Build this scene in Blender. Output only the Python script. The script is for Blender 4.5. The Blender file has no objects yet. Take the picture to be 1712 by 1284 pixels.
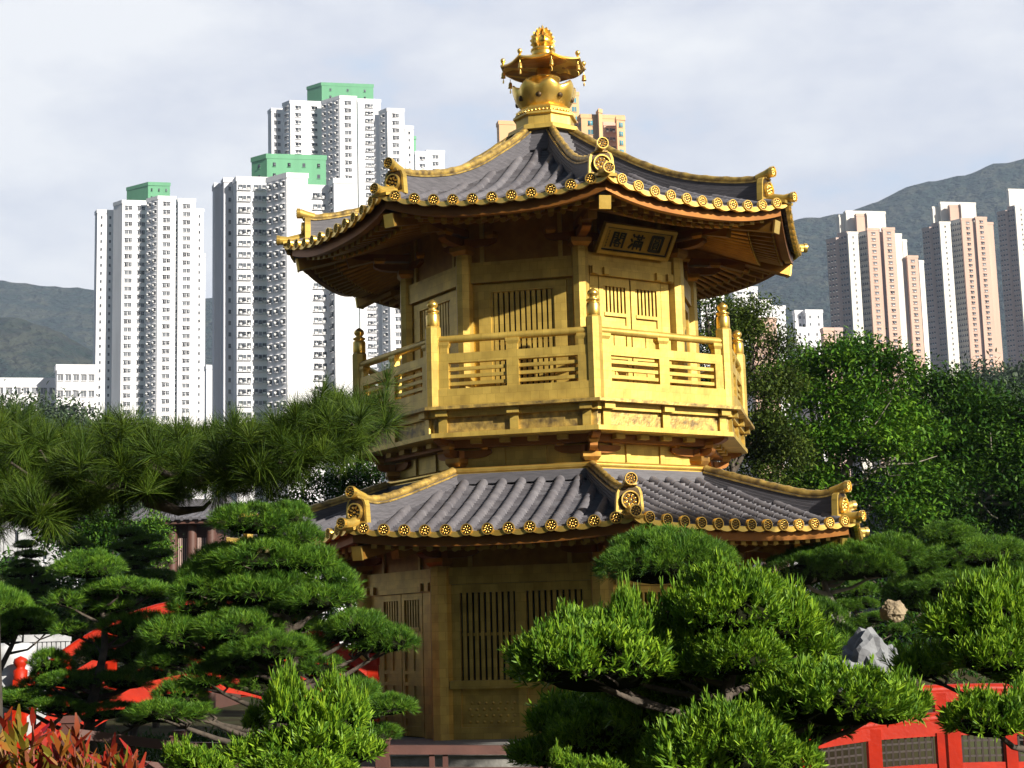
import bpy, math, random
import numpy as np
from mathutils import Vector, Matrix

random.seed(7)
RNG = np.random.default_rng(11)
sc = bpy.context.scene
col = sc.collection
PI = math.pi
R_ = math.radians

# ------------------------------------------------------------------ camera
ZC = 1.9                       # eye height above the ground
CD = 25.0                      # metres from the eye to the pavilion's axis
PW, PH = 1712.0, 1284.0        # size of the photograph
FPX = 2709.83                  # focal length in photograph pixels
CR = np.array((0.99920538, 0.02981599, -0.02645005))
CU = np.array((0.03072267, -0.15340465, 0.98768575))
CF = np.array((-0.02539127, 0.98771353, 0.15419878))
cam_d = bpy.data.cameras.new('camera')
cam = bpy.data.objects.new('camera', cam_d)
col.objects.link(cam)
m3 = Matrix(((CR[0], CU[0], -CF[0]), (CR[1], CU[1], -CF[1]), (CR[2], CU[2], -CF[2])))
cam.matrix_world = Matrix.Translation((0, -CD, ZC)) @ m3.to_4x4()
cam_d.sensor_width = 36.0
cam_d.lens = 36.0 * FPX / PW
cam_d.clip_start = 0.1
cam_d.clip_end = 20000.0
sc.camera = cam
sc.render.resolution_x, sc.render.resolution_y = 1024, 768

# ------------------------------------------------------------------ light
SUN_AZ = R_(-42.0)             # direction towards the sun, counter-clockwise from +X
SUN_EL = R_(24.0)
sun_d = bpy.data.lights.new('sun', 'SUN')
sun_d.energy = 5.0
sun_d.angle = R_(0.5)
sun_d.color = (1.0, 0.93, 0.80)
sun = bpy.data.objects.new('sun', sun_d)
col.objects.link(sun)
sv = Vector((math.cos(SUN_AZ) * math.cos(SUN_EL), math.sin(SUN_AZ) * math.cos(SUN_EL), math.sin(SUN_EL)))
sun.rotation_euler = sv.to_track_quat('Z', 'Y').to_euler()

world = bpy.data.worlds.new('World')
sc.world = world
world.use_nodes = True
wt = world.node_tree
wt.nodes.clear()
def wn(t, **k):
    n = wt.nodes.new(t)
    for a, b in k.items():
        setattr(n, a, b)
    return n
w_out = wn('ShaderNodeOutputWorld')
w_bg = wn('ShaderNodeBackground')
w_bg.inputs['Strength'].default_value = 0.05
w_sky = wn('ShaderNodeTexSky', sky_type='NISHITA')
w_sky.sun_disc = False
w_sky.sun_elevation = SUN_EL
w_sky.sun_rotation = PI / 2 - SUN_AZ
w_tc = wn('ShaderNodeTexCoord')
w_map = wn('ShaderNodeMapping')
w_map.inputs['Scale'].default_value = (1.0, 1.0, 2.3)
w_map.inputs['Location'].default_value = (0.35, 0.1, 0.2)
w_n1 = wn('ShaderNodeTexNoise')
w_n1.inputs['Scale'].default_value = 4.2
w_n1.inputs['Detail'].default_value = 7.0
w_n1.inputs['Roughness'].default_value = 0.52
w_r1 = wn('ShaderNodeValToRGB')
w_r1.color_ramp.elements[0].position = 0.02
w_r1.color_ramp.elements[1].position = 0.22
w_n2 = wn('ShaderNodeTexNoise')
w_n2.inputs['Scale'].default_value = 4.6
w_n2.inputs['Detail'].default_value = 8.0
w_n2.inputs['Roughness'].default_value = 0.58
w_r2 = wn('ShaderNodeValToRGB')
w_r2.color_ramp.elements[0].position = 0.43
w_r2.color_ramp.elements[1].position = 0.60
w_r2.color_ramp.elements[0].color = (8.1, 8.3, 9.2, 1)
w_r2.color_ramp.elements[1].color = (10.4, 10.4, 10.6, 1)
_e = w_r2.color_ramp.elements.new(0.31); _e.color = (6.2, 7.6, 9.6, 1)
w_mix = wn('ShaderNodeMix', data_type='RGBA')
w_blue = wn('ShaderNodeMix', data_type='RGBA', blend_type='MULTIPLY')
w_blue.inputs[0].default_value = 1.0
w_blue.inputs[7].default_value = (0.62, 0.62, 0.62, 1)
L = wt.links.new
L(w_tc.outputs['Generated'], w_map.inputs['Vector'])
L(w_map.outputs['Vector'], w_n1.inputs['Vector'])
L(w_map.outputs['Vector'], w_n2.inputs['Vector'])
L(w_n1.outputs['Fac'], w_r1.inputs['Fac'])
L(w_n2.outputs['Fac'], w_r2.inputs['Fac'])
L(w_sky.outputs['Color'], w_blue.inputs[6])
w_sep = wn('ShaderNodeSeparateXYZ')
w_band = wn('ShaderNodeMapRange', interpolation_type='SMOOTHSTEP')      # the cloud bank stands over the mountains (north); it thins out to the south
w_band.inputs['From Min'].default_value = 0.05
w_band.inputs['From Max'].default_value = 0.70
w_mul = wn('ShaderNodeMath', operation='MULTIPLY')
L(w_tc.outputs['Generated'], w_sep.inputs[0])
L(w_sep.outputs['Y'], w_band.inputs['Value'])
L(w_r1.outputs['Color'], w_mul.inputs[0])
L(w_band.outputs['Result'], w_mul.inputs[1])
L(w_mul.outputs[0], w_mix.inputs[0])
L(w_blue.outputs[2], w_mix.inputs[6])
L(w_r2.outputs['Color'], w_mix.inputs[7])
L(w_mix.outputs[2], w_bg.inputs['Color'])
L(w_bg.outputs['Background'], w_out.inputs['Surface'])

sc.view_settings.view_transform = 'Standard'
sc.view_settings.look = 'None'
sc.view_settings.exposure = 0.95
sc.view_settings.gamma = 1.0
sc.cycles.max_bounces = 8
sc.cycles.transparent_max_bounces = 8
sc.cycles.volume_bounces = 0

# ------------------------------------------------------------------ helpers
def at(x, y, Y):
    """world point seen at photograph pixel (x, y) on the vertical plane Y."""
    d = CF + CR * (x - PW / 2) / FPX - CU * (y - PH / 2) / FPX
    t = (Y + CD) / d[1]
    return Vector((d[0] * t, -CD + d[1] * t, ZC + d[2] * t))

def mpp(Y):
    """metres per photograph pixel at plane Y."""
    return (Y + CD) / FPX

def tag(o, label=None, cat=None, group=None, kind=None):
    if label: o['label'] = label
    if cat: o['category'] = cat
    if group: o['group'] = group
    if kind: o['kind'] = kind
    return o

def empty(name, loc=(0, 0, 0), rz=0.0, label=None, cat=None, group=None):
    o = bpy.data.objects.new(name, None)
    col.objects.link(o)
    o.location = loc
    o.rotation_euler = (0, 0, rz)
    o.empty_display_size = 0.3
    return tag(o, label, cat, group)

def link(name, me, parent=None, loc=None, rz=None):
    o = bpy.data.objects.new(name, me)
    col.objects.link(o)
    if parent: o.parent = parent
    if loc is not None: o.location = loc
    if rz is not None: o.rotation_euler = (0, 0, rz)
    return o

class MB:
    """collects shapes into one mesh."""
    def __init__(s):
        s.v, s.f, s.m, s.sm = [], [], [], []
    def add(s, vs, fs, mi=0, smooth=False):
        b = len(s.v)
        s.v += [tuple(p) for p in vs]
        for f in fs:
            s.f.append(tuple(i + b for i in f)); s.m.append(mi); s.sm.append(smooth)
    def box(s, x0, x1, y0, y1, z0, z1, mi=0):
        vs = [(x, y, z) for x in (x0, x1) for y in (y0, y1) for z in (z0, z1)]
        s.add(vs, [(0, 1, 3, 2), (4, 6, 7, 5), (0, 4, 5, 1), (2, 3, 7, 6), (0, 2, 6, 4), (1, 5, 7, 3)], mi)
    def hexa(s, b4, t4, mi=0):
        """solid between two quads listed in the same order."""
        s.add(list(b4) + list(t4), [(3, 2, 1, 0), (4, 5, 6, 7), (0, 1, 5, 4), (1, 2, 6, 5), (2, 3, 7, 6), (3, 0, 4, 7)], mi)
    def bar(s, a, b, w, h, mi=0, up=(0, 0, 1)):
        a, b = Vector(a), Vector(b)
        d = (b - a).normalized()
        sd = d.cross(Vector(up))
        if sd.length < 1e-6: sd = Vector((1, 0, 0))
        sd.normalize(); u = sd.cross(d)
        q = lambda p: [p - sd * w / 2 - u * h / 2, p + sd * w / 2 - u * h / 2, p + sd * w / 2 + u * h / 2, p - sd * w / 2 + u * h / 2]
        s.hexa(q(a), q(b), mi)
    def sweep(s, pts, w, h, mi=0, up=(0, 0, 1)):
        """rectangular section swept along a polyline."""
        pts = [Vector(p) for p in pts]
        rings = []
        for i, p in enumerate(pts):
            d = (pts[min(i + 1, len(pts) - 1)] - pts[max(i - 1, 0)]).normalized()
            sd = d.cross(Vector(up)).normalized(); u = sd.cross(d)
            rings.append([p - sd * w / 2 - u * h / 2, p + sd * w / 2 - u * h / 2, p + sd * w / 2 + u * h / 2, p - sd * w / 2 + u * h / 2])
        vs = [q for r in rings for q in r]
        fs = []
        for i in range(len(pts) - 1):
            for k in range(4):
                a, b = i * 4 + k, i * 4 + (k + 1) % 4
                fs.append((a, b, b + 4, a + 4))
        n = (len(pts) - 1) * 4
        fs += [(3, 2, 1, 0), (n, n + 1, n + 2, n + 3)]
        s.add(vs, fs, mi)
    def tube(s, pts, r, n=8, mi=0, smooth=True, cap=True):
        pts = [Vector(p) for p in pts]
        rr = r if isinstance(r, (list, tuple)) else [r] * len(pts)
        ref = None; vs = []
        for i, p in enumerate(pts):
            d = (pts[min(i + 1, len(pts) - 1)] - pts[max(i - 1, 0)])
            d = d.normalized() if d.length > 1e-9 else Vector((0, 0, 1))
            if ref is None:
                ref = d.cross(Vector((0, 0, 1)))
                if ref.length < 1e-3: ref = d.cross(Vector((1, 0, 0)))
            e1 = (ref - d * ref.dot(d)).normalized(); ref = e1
            e2 = d.cross(e1)
            for k in range(n):
                a = 2 * PI * k / n
                vs.append(p + (e1 * math.cos(a) + e2 * math.sin(a)) * rr[i])
        fs = []
        for i in range(len(pts) - 1):
            for k in range(n):
                k2 = (k + 1) % n
                fs.append((i * n + k, i * n + k2, (i + 1) * n + k2, (i + 1) * n + k))
        s.add(vs, fs, mi, smooth)
        if cap:
            b = len(pts) * n - n
            s.add(vs[:n], [tuple(range(n - 1, -1, -1))], mi)
            s.add(vs[b:], [tuple(range(n))], mi)
    def lathe(s, prof, n=16, c=(0, 0, 0), mi=0, smooth=True, rot=0.0, fn=None, cap=True):
        """profile of (r, z) spun about the vertical through c; fn(angle, r, z) may reshape it."""
        vs = []
        for r, z in prof:
            for k in range(n):
                a = rot + 2 * PI * k / n
                r2, z2 = fn(a, r, z) if fn else (r, z)
                vs.append((c[0] + r2 * math.cos(a), c[1] + r2 * math.sin(a), c[2] + z2))
        fs = []
        for i in range(len(prof) - 1):
            for k in range(n):
                k2 = (k + 1) % n
                fs.append((i * n + k, i * n + k2, (i + 1) * n + k2, (i + 1) * n + k))
        s.add(vs, fs, mi, smooth)
        if cap and prof[-1][0] > 1e-4:
            b = (len(prof) - 1) * n
            s.add(vs[b:b + n], [tuple(range(n))], mi)
        if cap and prof[0][0] > 1e-4:
            s.add(vs[:n], [tuple(range(n - 1, -1, -1))], mi)
    def prism(s, poly, axis0, axis1, mi=0):
        """polygon given as 3-D points at axis0 offset, extruded by the vector axis1."""
        n = len(poly)
        o = Vector(axis0); e = Vector(axis1)
        a = [Vector(p) + o for p in poly]; b = [p + e for p in a]
        s.add(a + b, [tuple(range(n - 1, -1, -1)), tuple(range(n, 2 * n))] + [(i, (i + 1) % n, n + (i + 1) % n, n + i) for i in range(n)], mi)
    def mesh(s, name, mats):
        me = bpy.data.meshes.new(name)
        me.from_pydata(s.v, [], s.f)
        for m in (mats if isinstance(mats, (list, tuple)) else [mats]): me.materials.append(m)
        me.polygons.foreach_set('material_index', s.m)
        me.polygons.foreach_set('use_smooth', s.sm)
        me.update()
        return me
    def build(s, name, mats, parent=None, loc=None, rz=None):
        return link(name, s.mesh(name, mats), parent, loc, rz)

def np_mesh(name, verts, quads, mat, smooth=False):
    """mesh from numpy arrays: verts (N,3), quads (M,4)."""
    me = bpy.data.meshes.new(name)
    verts = np.ascontiguousarray(verts, dtype=np.float32); quads = np.ascontiguousarray(quads, dtype=np.int32)
    k = quads.shape[1]
    me.vertices.add(len(verts)); me.vertices.foreach_set('co', verts.ravel())
    me.loops.add(quads.size); me.loops.foreach_set('vertex_index', quads.ravel())
    me.polygons.add(len(quads))
    me.polygons.foreach_set('loop_start', np.arange(0, quads.size, k, dtype=np.int32))
    me.polygons.foreach_set('loop_total', np.full(len(quads), k, dtype=np.int32))
    if smooth: me.polygons.foreach_set('use_smooth', np.ones(len(quads), dtype=bool))
    for m in (mat if isinstance(mat, (list, tuple)) else [mat]): me.materials.append(m)
    me.update(calc_edges=True)
    return me

# ------------------------------------------------------------------ materials
def mat(name, base, rough=0.6, metal=0.0, vary=0.0, scale=4.0, bump=0.0, bscale=30.0, hue=None, island=0.0, spec=0.5, transl=0.0, tcol=None, stretch=None, detail=5.0, objvar=0.0):
    """principled material with procedural variation.  hue: second colour mixed by noise; island: per-piece brightness spread."""
    m = bpy.data.materials.new(name); m.use_nodes = True
    t = m.node_tree; N = t.nodes; K = t.links.new
    b = N['Principled BSDF']
    b.inputs['Roughness'].default_value = rough
    b.inputs['Metallic'].default_value = metal
    b.inputs['Specular IOR Level'].default_value = spec
    c1 = (*base, 1)
    colr = None
    if vary or hue or bump:
        tc = N.new('ShaderNodeTexCoord')
        src = tc.outputs['Object']
        if stretch:
            mp = N.new('ShaderNodeMapping'); mp.inputs['Scale'].default_value = stretch
            K(src, mp.inputs['Vector']); src = mp.outputs['Vector']
    if vary or hue:
        nz = N.new('ShaderNodeTexNoise'); nz.inputs['Scale'].default_value = scale; nz.inputs['Detail'].default_value = detail
        K(src, nz.inputs['Vector'])
        rp = N.new('ShaderNodeValToRGB')
        rp.color_ramp.elements[0].position = 0.3; rp.color_ramp.elements[1].position = 0.7
        h = hue if hue else tuple(x * (1 - vary) for x in base)
        rp.color_ramp.elements[0].color = (*h, 1); rp.color_ramp.elements[1].color = c1
        K(nz.outputs['Fac'], rp.inputs['Fac'])
        colr = rp.outputs['Color']
    if island or objvar:
        hv = N.new('ShaderNodeHueSaturation')
        if colr: K(colr, hv.inputs['Color'])
        else: hv.inputs['Color'].default_value = c1
        mr = N.new('ShaderNodeMapRange')
        if island:
            g = N.new('ShaderNodeNewGeometry'); K(g.outputs['Random Per Island'], mr.inputs['Value']); sp = island
        else:
            g = N.new('ShaderNodeObjectInfo'); K(g.outputs['Random'], mr.inputs['Value']); sp = objvar
        mr.inputs['To Min'].default_value = 1 - sp; mr.inputs['To Max'].default_value = 1 + sp
        K(mr.outputs['Result'], hv.inputs['Value'])
        if island:
            mr2 = N.new('ShaderNodeMapRange'); K(g.outputs['Random Per Island'], mr2.inputs['Value'])
            mr2.inputs['To Min'].default_value = 0.52; mr2.inputs['To Max'].default_value = 0.475
            K(mr2.outputs['Result'], hv.inputs['Hue'])
        colr = hv.outputs['Color']
    if colr: K(colr, b.inputs['Base Color'])
    else: b.inputs['Base Color'].default_value = c1
    if bump:
        n2 = N.new('ShaderNodeTexNoise'); n2.inputs['Scale'].default_value = bscale; n2.inputs['Detail'].default_value = 4
        K(src, n2.inputs['Vector'])
        bp = N.new('ShaderNodeBump'); bp.inputs['Strength'].default_value = bump; bp.inputs['Distance'].default_value = 0.02
        K(n2.outputs['Fac'], bp.inputs['Height']); K(bp.outputs['Normal'], b.inputs['Normal'])
    if transl:
        tr = N.new('ShaderNodeBsdfTranslucent')
        if tcol: tr.inputs['Color'].default_value = (*tcol, 1)
        elif colr: K(colr, tr.inputs['Color'])
        else: tr.inputs['Color'].default_value = c1
        mx = N.new('ShaderNodeMixShader'); mx.inputs[0].default_value = transl
        K(b.outputs['BSDF'], mx.inputs[1]); K(tr.outputs['BSDF'], mx.inputs[2])
        K(mx.outputs['Shader'], N['Material Output'].inputs['Surface'])
    return m

M = {}
M['gold'] = mat('gold_leaf', (0.69, 0.485, 0.110), 0.42, 0.50, hue=(0.46, 0.315, 0.072), scale=4.0, detail=9, bump=0.10, bscale=14)
M['gold_worn'] = mat('gold_leaf_weathered', (0.70, 0.48, 0.12), 0.45, 0.5, hue=(0.16, 0.11, 0.05), scale=9.0, detail=8, bump=0.25, bscale=30)
M['gold_bright'] = mat('gold_polished', (0.95, 0.66, 0.18), 0.28, 0.85, hue=(0.8, 0.5, 0.1), scale=5.0, bump=0.06, bscale=20)
M['gold_dark'] = mat('gold_recess', (0.07, 0.04, 0.010), 0.5, 0.4, vary=0.4, scale=12)
M['gold_shade_red'] = mat('gold_shade_redbrown', (0.28, 0.11, 0.018), 0.45, 0.6, hue=(0.18, 0.065, 0.012), scale=3)  # gold darkened to red-brown, the under-eave shade put into its colour
M['tile'] = mat('grey_clay_tile', (0.135, 0.128, 0.142), 0.6, 0, hue=(0.080, 0.076, 0.090), scale=7, bump=0.2, bscale=40, detail=10, island=0.22)
M['tile_dark'] = mat('grey_clay_ridge', (0.105, 0.10, 0.115), 0.62, 0, hue=(0.06, 0.058, 0.068), scale=6, bump=0.2, bscale=30, stretch=(1, 1, 8))
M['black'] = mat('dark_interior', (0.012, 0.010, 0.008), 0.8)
M['ink'] = mat('black_lacquer', (0.012, 0.011, 0.010), 0.35)
M['stone'] = mat('grey_granite', (0.32, 0.31, 0.29), 0.8, 0, vary=0.35, scale=9, bump=0.3)
M['gold_shade'] = mat('gold_shade_brown', (0.42, 0.225, 0.040), 0.42, 0.65, hue=(0.27, 0.125, 0.022), scale=6)  # gold browned: shade under eaves and ledges put into the colour

def leafed(m, amount):
    """faint squares of applied gold leaf, each a slightly different tone, on an existing material."""
    t = m.node_tree; N = t.nodes; K = t.links.new
    b = N['Principled BSDF']
    old = b.inputs['Base Color'].links[0].from_socket
    tc = N.new('ShaderNodeTexCoord'); sp = N.new('ShaderNodeSeparateXYZ'); cb = N.new('ShaderNodeCombineXYZ')
    K(tc.outputs['Object'], sp.inputs[0]); K(sp.outputs['Y'], cb.inputs['X']); K(sp.outputs['Z'], cb.inputs['Y'])
    br = N.new('ShaderNodeTexBrick'); br.offset = 0.5
    br.inputs['Scale'].default_value = 1.0; br.inputs['Brick Width'].default_value = 0.125; br.inputs['Row Height'].default_value = 0.125
    br.inputs['Mortar Size'].default_value = 0.003; br.inputs['Bias'].default_value = 0.0
    br.inputs['Color1'].default_value = (1, 1, 1, 1)
    br.inputs['Color2'].default_value = (1 - amount, 1 - amount * 1.05, 1 - amount * 1.2, 1)
    br.inputs['Mortar'].default_value = (0.74, 0.70, 0.62, 1)
    K(cb.outputs[0], br.inputs['Vector'])
    mx = N.new('ShaderNodeMix'); mx.data_type = 'RGBA'; mx.blend_type = 'MULTIPLY'; mx.inputs[0].default_value = 1.0
    K(old, mx.inputs[6]); K(br.outputs['Color'], mx.inputs[7]); K(mx.outputs[2], b.inputs['Base Color'])
leafed(M['gold'], 0.20)
leafed(M['gold_worn'], 0.25)
# ------------------------------------------------------------------ golden pavilion
T8 = math.tan(PI / 8)          # half side of an octagon of unit apothem
C8 = math.cos(PI / 8)
FACE0 = R_(-56.281)            # world azimuth of the normal of the face with the name board

def smooth_interp(xs, ys):
    """monotone-ish smooth interpolation of a small table."""
    xs = np.array(xs, float); ys = np.array(ys, float)
    d = np.gradient(ys, xs)
    def f(x):
        x = float(min(max(x, xs[0]), xs[-1]))
        i = int(min(np.searchsorted(xs, x, side='right') - 1, len(xs) - 2)); i = max(i, 0)
        h = xs[i + 1] - xs[i]; t = (x - xs[i]) / h
        return ((2 * t**3 - 3 * t**2 + 1) * ys[i] + (t**3 - 2 * t**2 + t) * h * d[i] + (-2 * t**3 + 3 * t**2) * ys[i + 1] + (t**3 - t**2) * h * d[i + 1])
    return f

class Roof:
    def __init__(s, tab, ridge, lift, ae, ntop, ntile):
        s.zh = smooth_interp([a for a, b in tab], [b + ZC for a, b in tab])
        s.ridge = [(a, b + ZC) for a, b in ridge]
        s.lift, s.ae, s.ntop, s.nt = lift, ae, ntop, ntile
    def z(s, n, t):
        u = min(1.0, abs(t) / (n * T8 + 1e-9))
        return s.zh(n / C8) - s.lift * (n / s.ae) ** 3 * (1 - u ** 2.6)

UP = Roof([(0.45, 7.62), (0.9, 7.30), (1.3, 7.08), (1.9, 6.78), (2.5, 6.51), (3.1, 6.31), (3.6, 6.18), (4.134, 6.07)],
          [(0.44, 7.97), (0.85, 7.68), (1.28, 7.41), (1.88, 7.06), (2.5, 6.79), (3.1, 6.62), (3.45, 6.55), (3.7, 6.525), (3.86, 6.55)],
          0.20, 4.134 * C8, 0.45, 11)
LO = Roof([(2.55, 2.22), (3.0, 2.02), (3.4, 1.88), (3.8, 1.75), (4.2, 1.63), (4.5, 1.55), (4.89, 1.455)],
          [(2.62, 2.37), (3.0, 2.25), (3.4, 2.125), (3.8, 2.005), (4.2, 1.905), (4.4, 1.88), (4.6, 1.90), (4.78, 1.945)],
          0.10, 4.89 * C8, 2.47, 13)

pav = empty('golden_pavilion', (0, 0, 0), FACE0, 'eight-sided golden pavilion of two storeys with grey tiled roofs', 'pavilion')

def face_obj(name, me, i, parent=pav):
    return link(name, me, parent, (0, 0, 0), i * PI / 4)

# --- rosette tile end (shared mesh), facing +X
def medallion_mesh(r, d=0.03):
    b = MB(); n = 20
    def ring(rr, x): return [(x, rr * math.cos(2 * PI * k / n), rr * math.sin(2 * PI * k / n)) for k in range(n)]
    prof = [(r, -0.02), (r, d), (r * 0.87, d), (r * 0.84, d * 0.4)]
    vs = [p for rr, x in prof for p in ring(rr, x)]
    fs = [(i * n + k, i * n + (k + 1) % n, (i + 1) * n + (k + 1) % n, (i + 1) * n + k) for i in range(len(prof) - 1) for k in range(n)]
    b.add(vs, fs, 0)
    b.add(ring(r * 0.845, d * 0.4), [tuple(range(n))], 1)
    def bump(cy, cz, rr, hh, mi=0, m=6, st=1.0, ang=0.0):
        ca, sa = math.cos(ang), math.sin(ang); v = []
        for k in range(m):
            a = 2 * PI * k / m
            p, q = rr * st * math.cos(a), rr * math.sin(a)
            v.append((d * 0.45, cy + p * ca - q * sa, cz + p * sa + q * ca))
        v.append((d * 0.45 + hh, cy, cz))
        b.add(v, [(k, (k + 1) % m, m) for k in range(m)], mi, True)
    bump(0, 0, r * 0.17, d)
    for k in range(8):
        a = PI / 8 + k * PI / 4
        bump(r * 0.52 * math.cos(a), r * 0.52 * math.sin(a), r * 0.125, d * 0.9, 0, 6, 1.8, a)
    return b.mesh('eave_rosette', [M['gold_bright'], M['gold_dark']])
ROS = medallion_mesh(0.076)
ROS_BIG = medallion_mesh(0.120, 0.045)
ROS_MID = medallion_mesh(0.080, 0.035)

def roof_slope_mesh(rf):
    b = MB()
    nt = rf.nt
    side = 2 * rf.ae * T8
    sp = side / (nt + 0.62)
    ts = [(k - (nt - 1) / 2) * sp for k in range(nt)]
    rt = 0.069
    ridge_half = 0.10
    # cover tiles: half tubes running up the slope
    for t in ts:
        n1 = max(rf.ntop, (abs(t) + ridge_half * 0.7) / T8 if abs(t) > 0.01 else rf.ntop)
        n1 = max(n1, rf.ntop)
        if n1 > rf.ae - 0.1: continue
        m = max(3, int((rf.ae - n1) / 0.16))
        vs = []; K = 7
        for i in range(m + 1):
            n = rf.ae + 0.005 + (n1 - rf.ae) * i / m
            r = rt
            for k in range(K):
                a = PI * k / (K - 1)
                vs.append((n, t + r * math.cos(a), rf.z(n, t) - 0.015 + 1.08 * r * math.sin(a)))
        fs = [(i * K + k, i * K + k + 1, (i + 1) * K + k + 1, (i + 1) * K + k) for i in range(m) for k in range(K - 1)]
        b.add(vs, fs, 0, True)
        b.add(vs[-K:], [tuple(range(K))], 0)
        # raised collar at each tile joint
        q = 0.36 + 0.05
        n = rf.ae - q
        while n > n1 + 0.1:
            vs = []
            for dn, rr in ((0.012, rt), (0.004, rt + 0.006), (-0.012, rt + 0.006), (-0.02, rt)):
                for k in range(K):
                    a = PI * k / (K - 1)
                    vs.append((n + dn, t + rr * math.cos(a), rf.z(n + dn, t) - 0.015 + 1.08 * rr * math.sin(a)))
            b.add(vs, [(i * K + k, i * K + k + 1, (i + 1) * K + k + 1, (i + 1) * K + k) for i in range(3) for k in range(K - 1)], 0, True)
            n -= 0.36
    # pan tiles: stepped concave rows between the tubes
    edges = [-side / 2] + ts + [side / 2]
    step = 0.088
    rows = int((rf.ae - rf.ntop) / step)
    for ta, tb in zip(edges[:-1], edges[1:]):
        for i in range(rows):
            nf, nb = rf.ae - i * step, rf.ae - (i + 1) * step
            lim = nb * T8
            a, c = max(ta, -lim), min(tb, lim)
            if c - a < 0.02: continue
            S = 4; front = []; back = []; fb = []
            for k in range(S + 1):
                f = k / S; t = a + (c - a) * f
                sag = 0.006 + 0.026 * math.sin(PI * f)
                front.append((nf, t, rf.z(nf, t) - sag + 0.034))
                back.append((nb, t, rf.z(nb, t) - sag + 0.002))
                fb.append((nf, t, rf.z(nf, t) - sag - 0.008))
            vs = front + back + fb; n = S + 1
            b.add(vs, [(k, k + 1, n + k + 1, n + k) for k in range(S)] + [(2 * n + k, 2 * n + k + 1, k + 1, k) for k in range(S)], 0)
    return b.mesh('roof_slope', [M['tile']]), ts, sp

def drip_mesh(rf, ts, sp):
    """gold drip edge hanging in a curve between the tile ends, with the gold edge board behind it."""
    b = MB()
    side = 2 * rf.ae * T8
    ed = [-side / 2 - 0.02] + ts + [side / 2 + 0.02]
    for a, c in zip(ed[:-1], ed[1:]):
        S = 8; q = []
        for k in range(S + 1):
            f = k / S; t = a + (c - a) * f
            zz = rf.z(rf.ae, t)
            sag = 0.05 * math.sin(PI * f) ** 0.8
            q.append([(rf.ae - 0.03, t, zz + 0.02 - 0.5 * sag), (rf.ae + 0.015, t, zz + 0.01 - 0.5 * sag), (rf.ae + 0.02, t, zz - 0.035 - sag), (rf.ae - 0.03, t, zz - 0.035 - sag)])
        vs = [p for r in q for p in r]
        b.add(vs, [(i * 4 + k, (i + 1) * 4 + k, (i + 1) * 4 + (k + 1) % 4, i * 4 + (k + 1) % 4) for i in range(S) for k in range(4)], 0)
    return b.mesh('drip_edge', [M['gold_bright']])

def soffit_mesh(rf, nw, d1=0.10, zw=0.0, sl=0.30):
    """fascia boards, square flying rafters, round rafters and the boards above them."""
    b = MB(); S = 24
    ae = rf.ae
    def strip(n0, n1, za, zb, mi=0):
        q = []
        for k in range(S + 1):
            u = -1 + 2 * k / S
            z0 = rf.z(ae, u * ae * T8)
            q.append([(n0, u * n0 * T8, z0 + zb), (n1, u * n1 * T8, z0 + zb), (n1, u * n1 * T8, z0 + za), (n0, u * n0 * T8, z0 + za)])
        vs = [p for r in q for p in r]
        b.add(vs, [(i * 4 + k, (i + 1) * 4 + k, (i + 1) * 4 + (k + 1) % 4, i * 4 + (k + 1) % 4) for i in range(S) for k in range(4)], mi)
    strip(ae - 0.20, ae - 0.10, -0.03, -0.19, 1)     # eave board, in the shade-darkened gold
    nj = ae - 0.62                                     # where flying rafters meet round ones
    # soffit boards
    q = []
    def sz(n, t_edge_u):
        z0 = rf.z(ae, t_edge_u * ae * T8)
        lf = rf.lift * (1 - abs(t_edge_u) ** 2.6)
        base = z0 - 0.20
        zin = base + sl * (ae - n)
        f = max(0.0, min(1.0, (ae - n) / (ae - nw)))
        return zin + f * (-(rf.lift - lf)) * 0.9
    J = 8; vs = []
    for j in range(J + 1):
        n = ae - 0.1 + (nw - ae + 0.1) * j / J
        for k in range(S + 1):
            u = -1 + 2 * k / S
            vs.append((n, u * n * T8, sz(n, u)))
    b.add(vs, [(j * (S + 1) + k, j * (S + 1) + k + 1, (j + 1) * (S + 1) + k + 1, (j + 1) * (S + 1) + k) for j in range(J) for k in range(S)], 1)
    nr = int(2 * ae * T8 / 0.205)
    for k in range(nr):
        u = -0.96 + 1.92 * (k + 0.5) / nr
        n0, n1 = ae - 0.27, nj - 0.25
        b.bar((n0, u * n0 * T8, sz(n0, u) - 0.05), (n1, u * n1 * T8, sz(n1, u) - 0.05), 0.078, 0.085, 0)
        b.bar((n0 + .012, u * n0 * T8, sz(n0, u) - 0.05), (n0 + .0005, u * n0 * T8, sz(n0, u) - 0.05), 0.08, 0.088, 2)
        n0, n1 = nj, nw
        b.tube([(n0, u * n0 * T8, sz(n0, u) - 0.13), (n1, u * n1 * T8, sz(n1, u) - 0.06)], 0.042, 8, 0)
        b.tube([(n0 + .014, u * n0 * T8, sz(n0, u) - 0.13), (n0 + .0005, u * n0 * T8, sz(n0, u) - 0.13)], 0.0435, 8, 2)
    # board closing the step between the two rafter rows
    q = []
    for k in range(S + 1):
        u = -1 + 2 * k / S; n = nj - 0.04
        q.append([(n, u * n * T8, sz(n, u) - 0.085), (n + 0.02, u * (n + 0.02) * T8, sz(n, u) - 0.085), (n + 0.02, u * (n + 0.02) * T8, sz(n, u) - 0.125), (n, u * n * T8, sz(n, u) - 0.125)])
    vs = [p for r in q for p in r]
    b.add(vs, [(i * 4 + k, (i + 1) * 4 + k, (i + 1) * 4 + (k + 1) % 4, i * 4 + (k + 1) % 4) for i in range(S) for k in range(4)], 0)
    return b.mesh('rafter_soffit', [M['gold_shade'], M['gold_shade_red'], M['gold']]), sz

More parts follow.
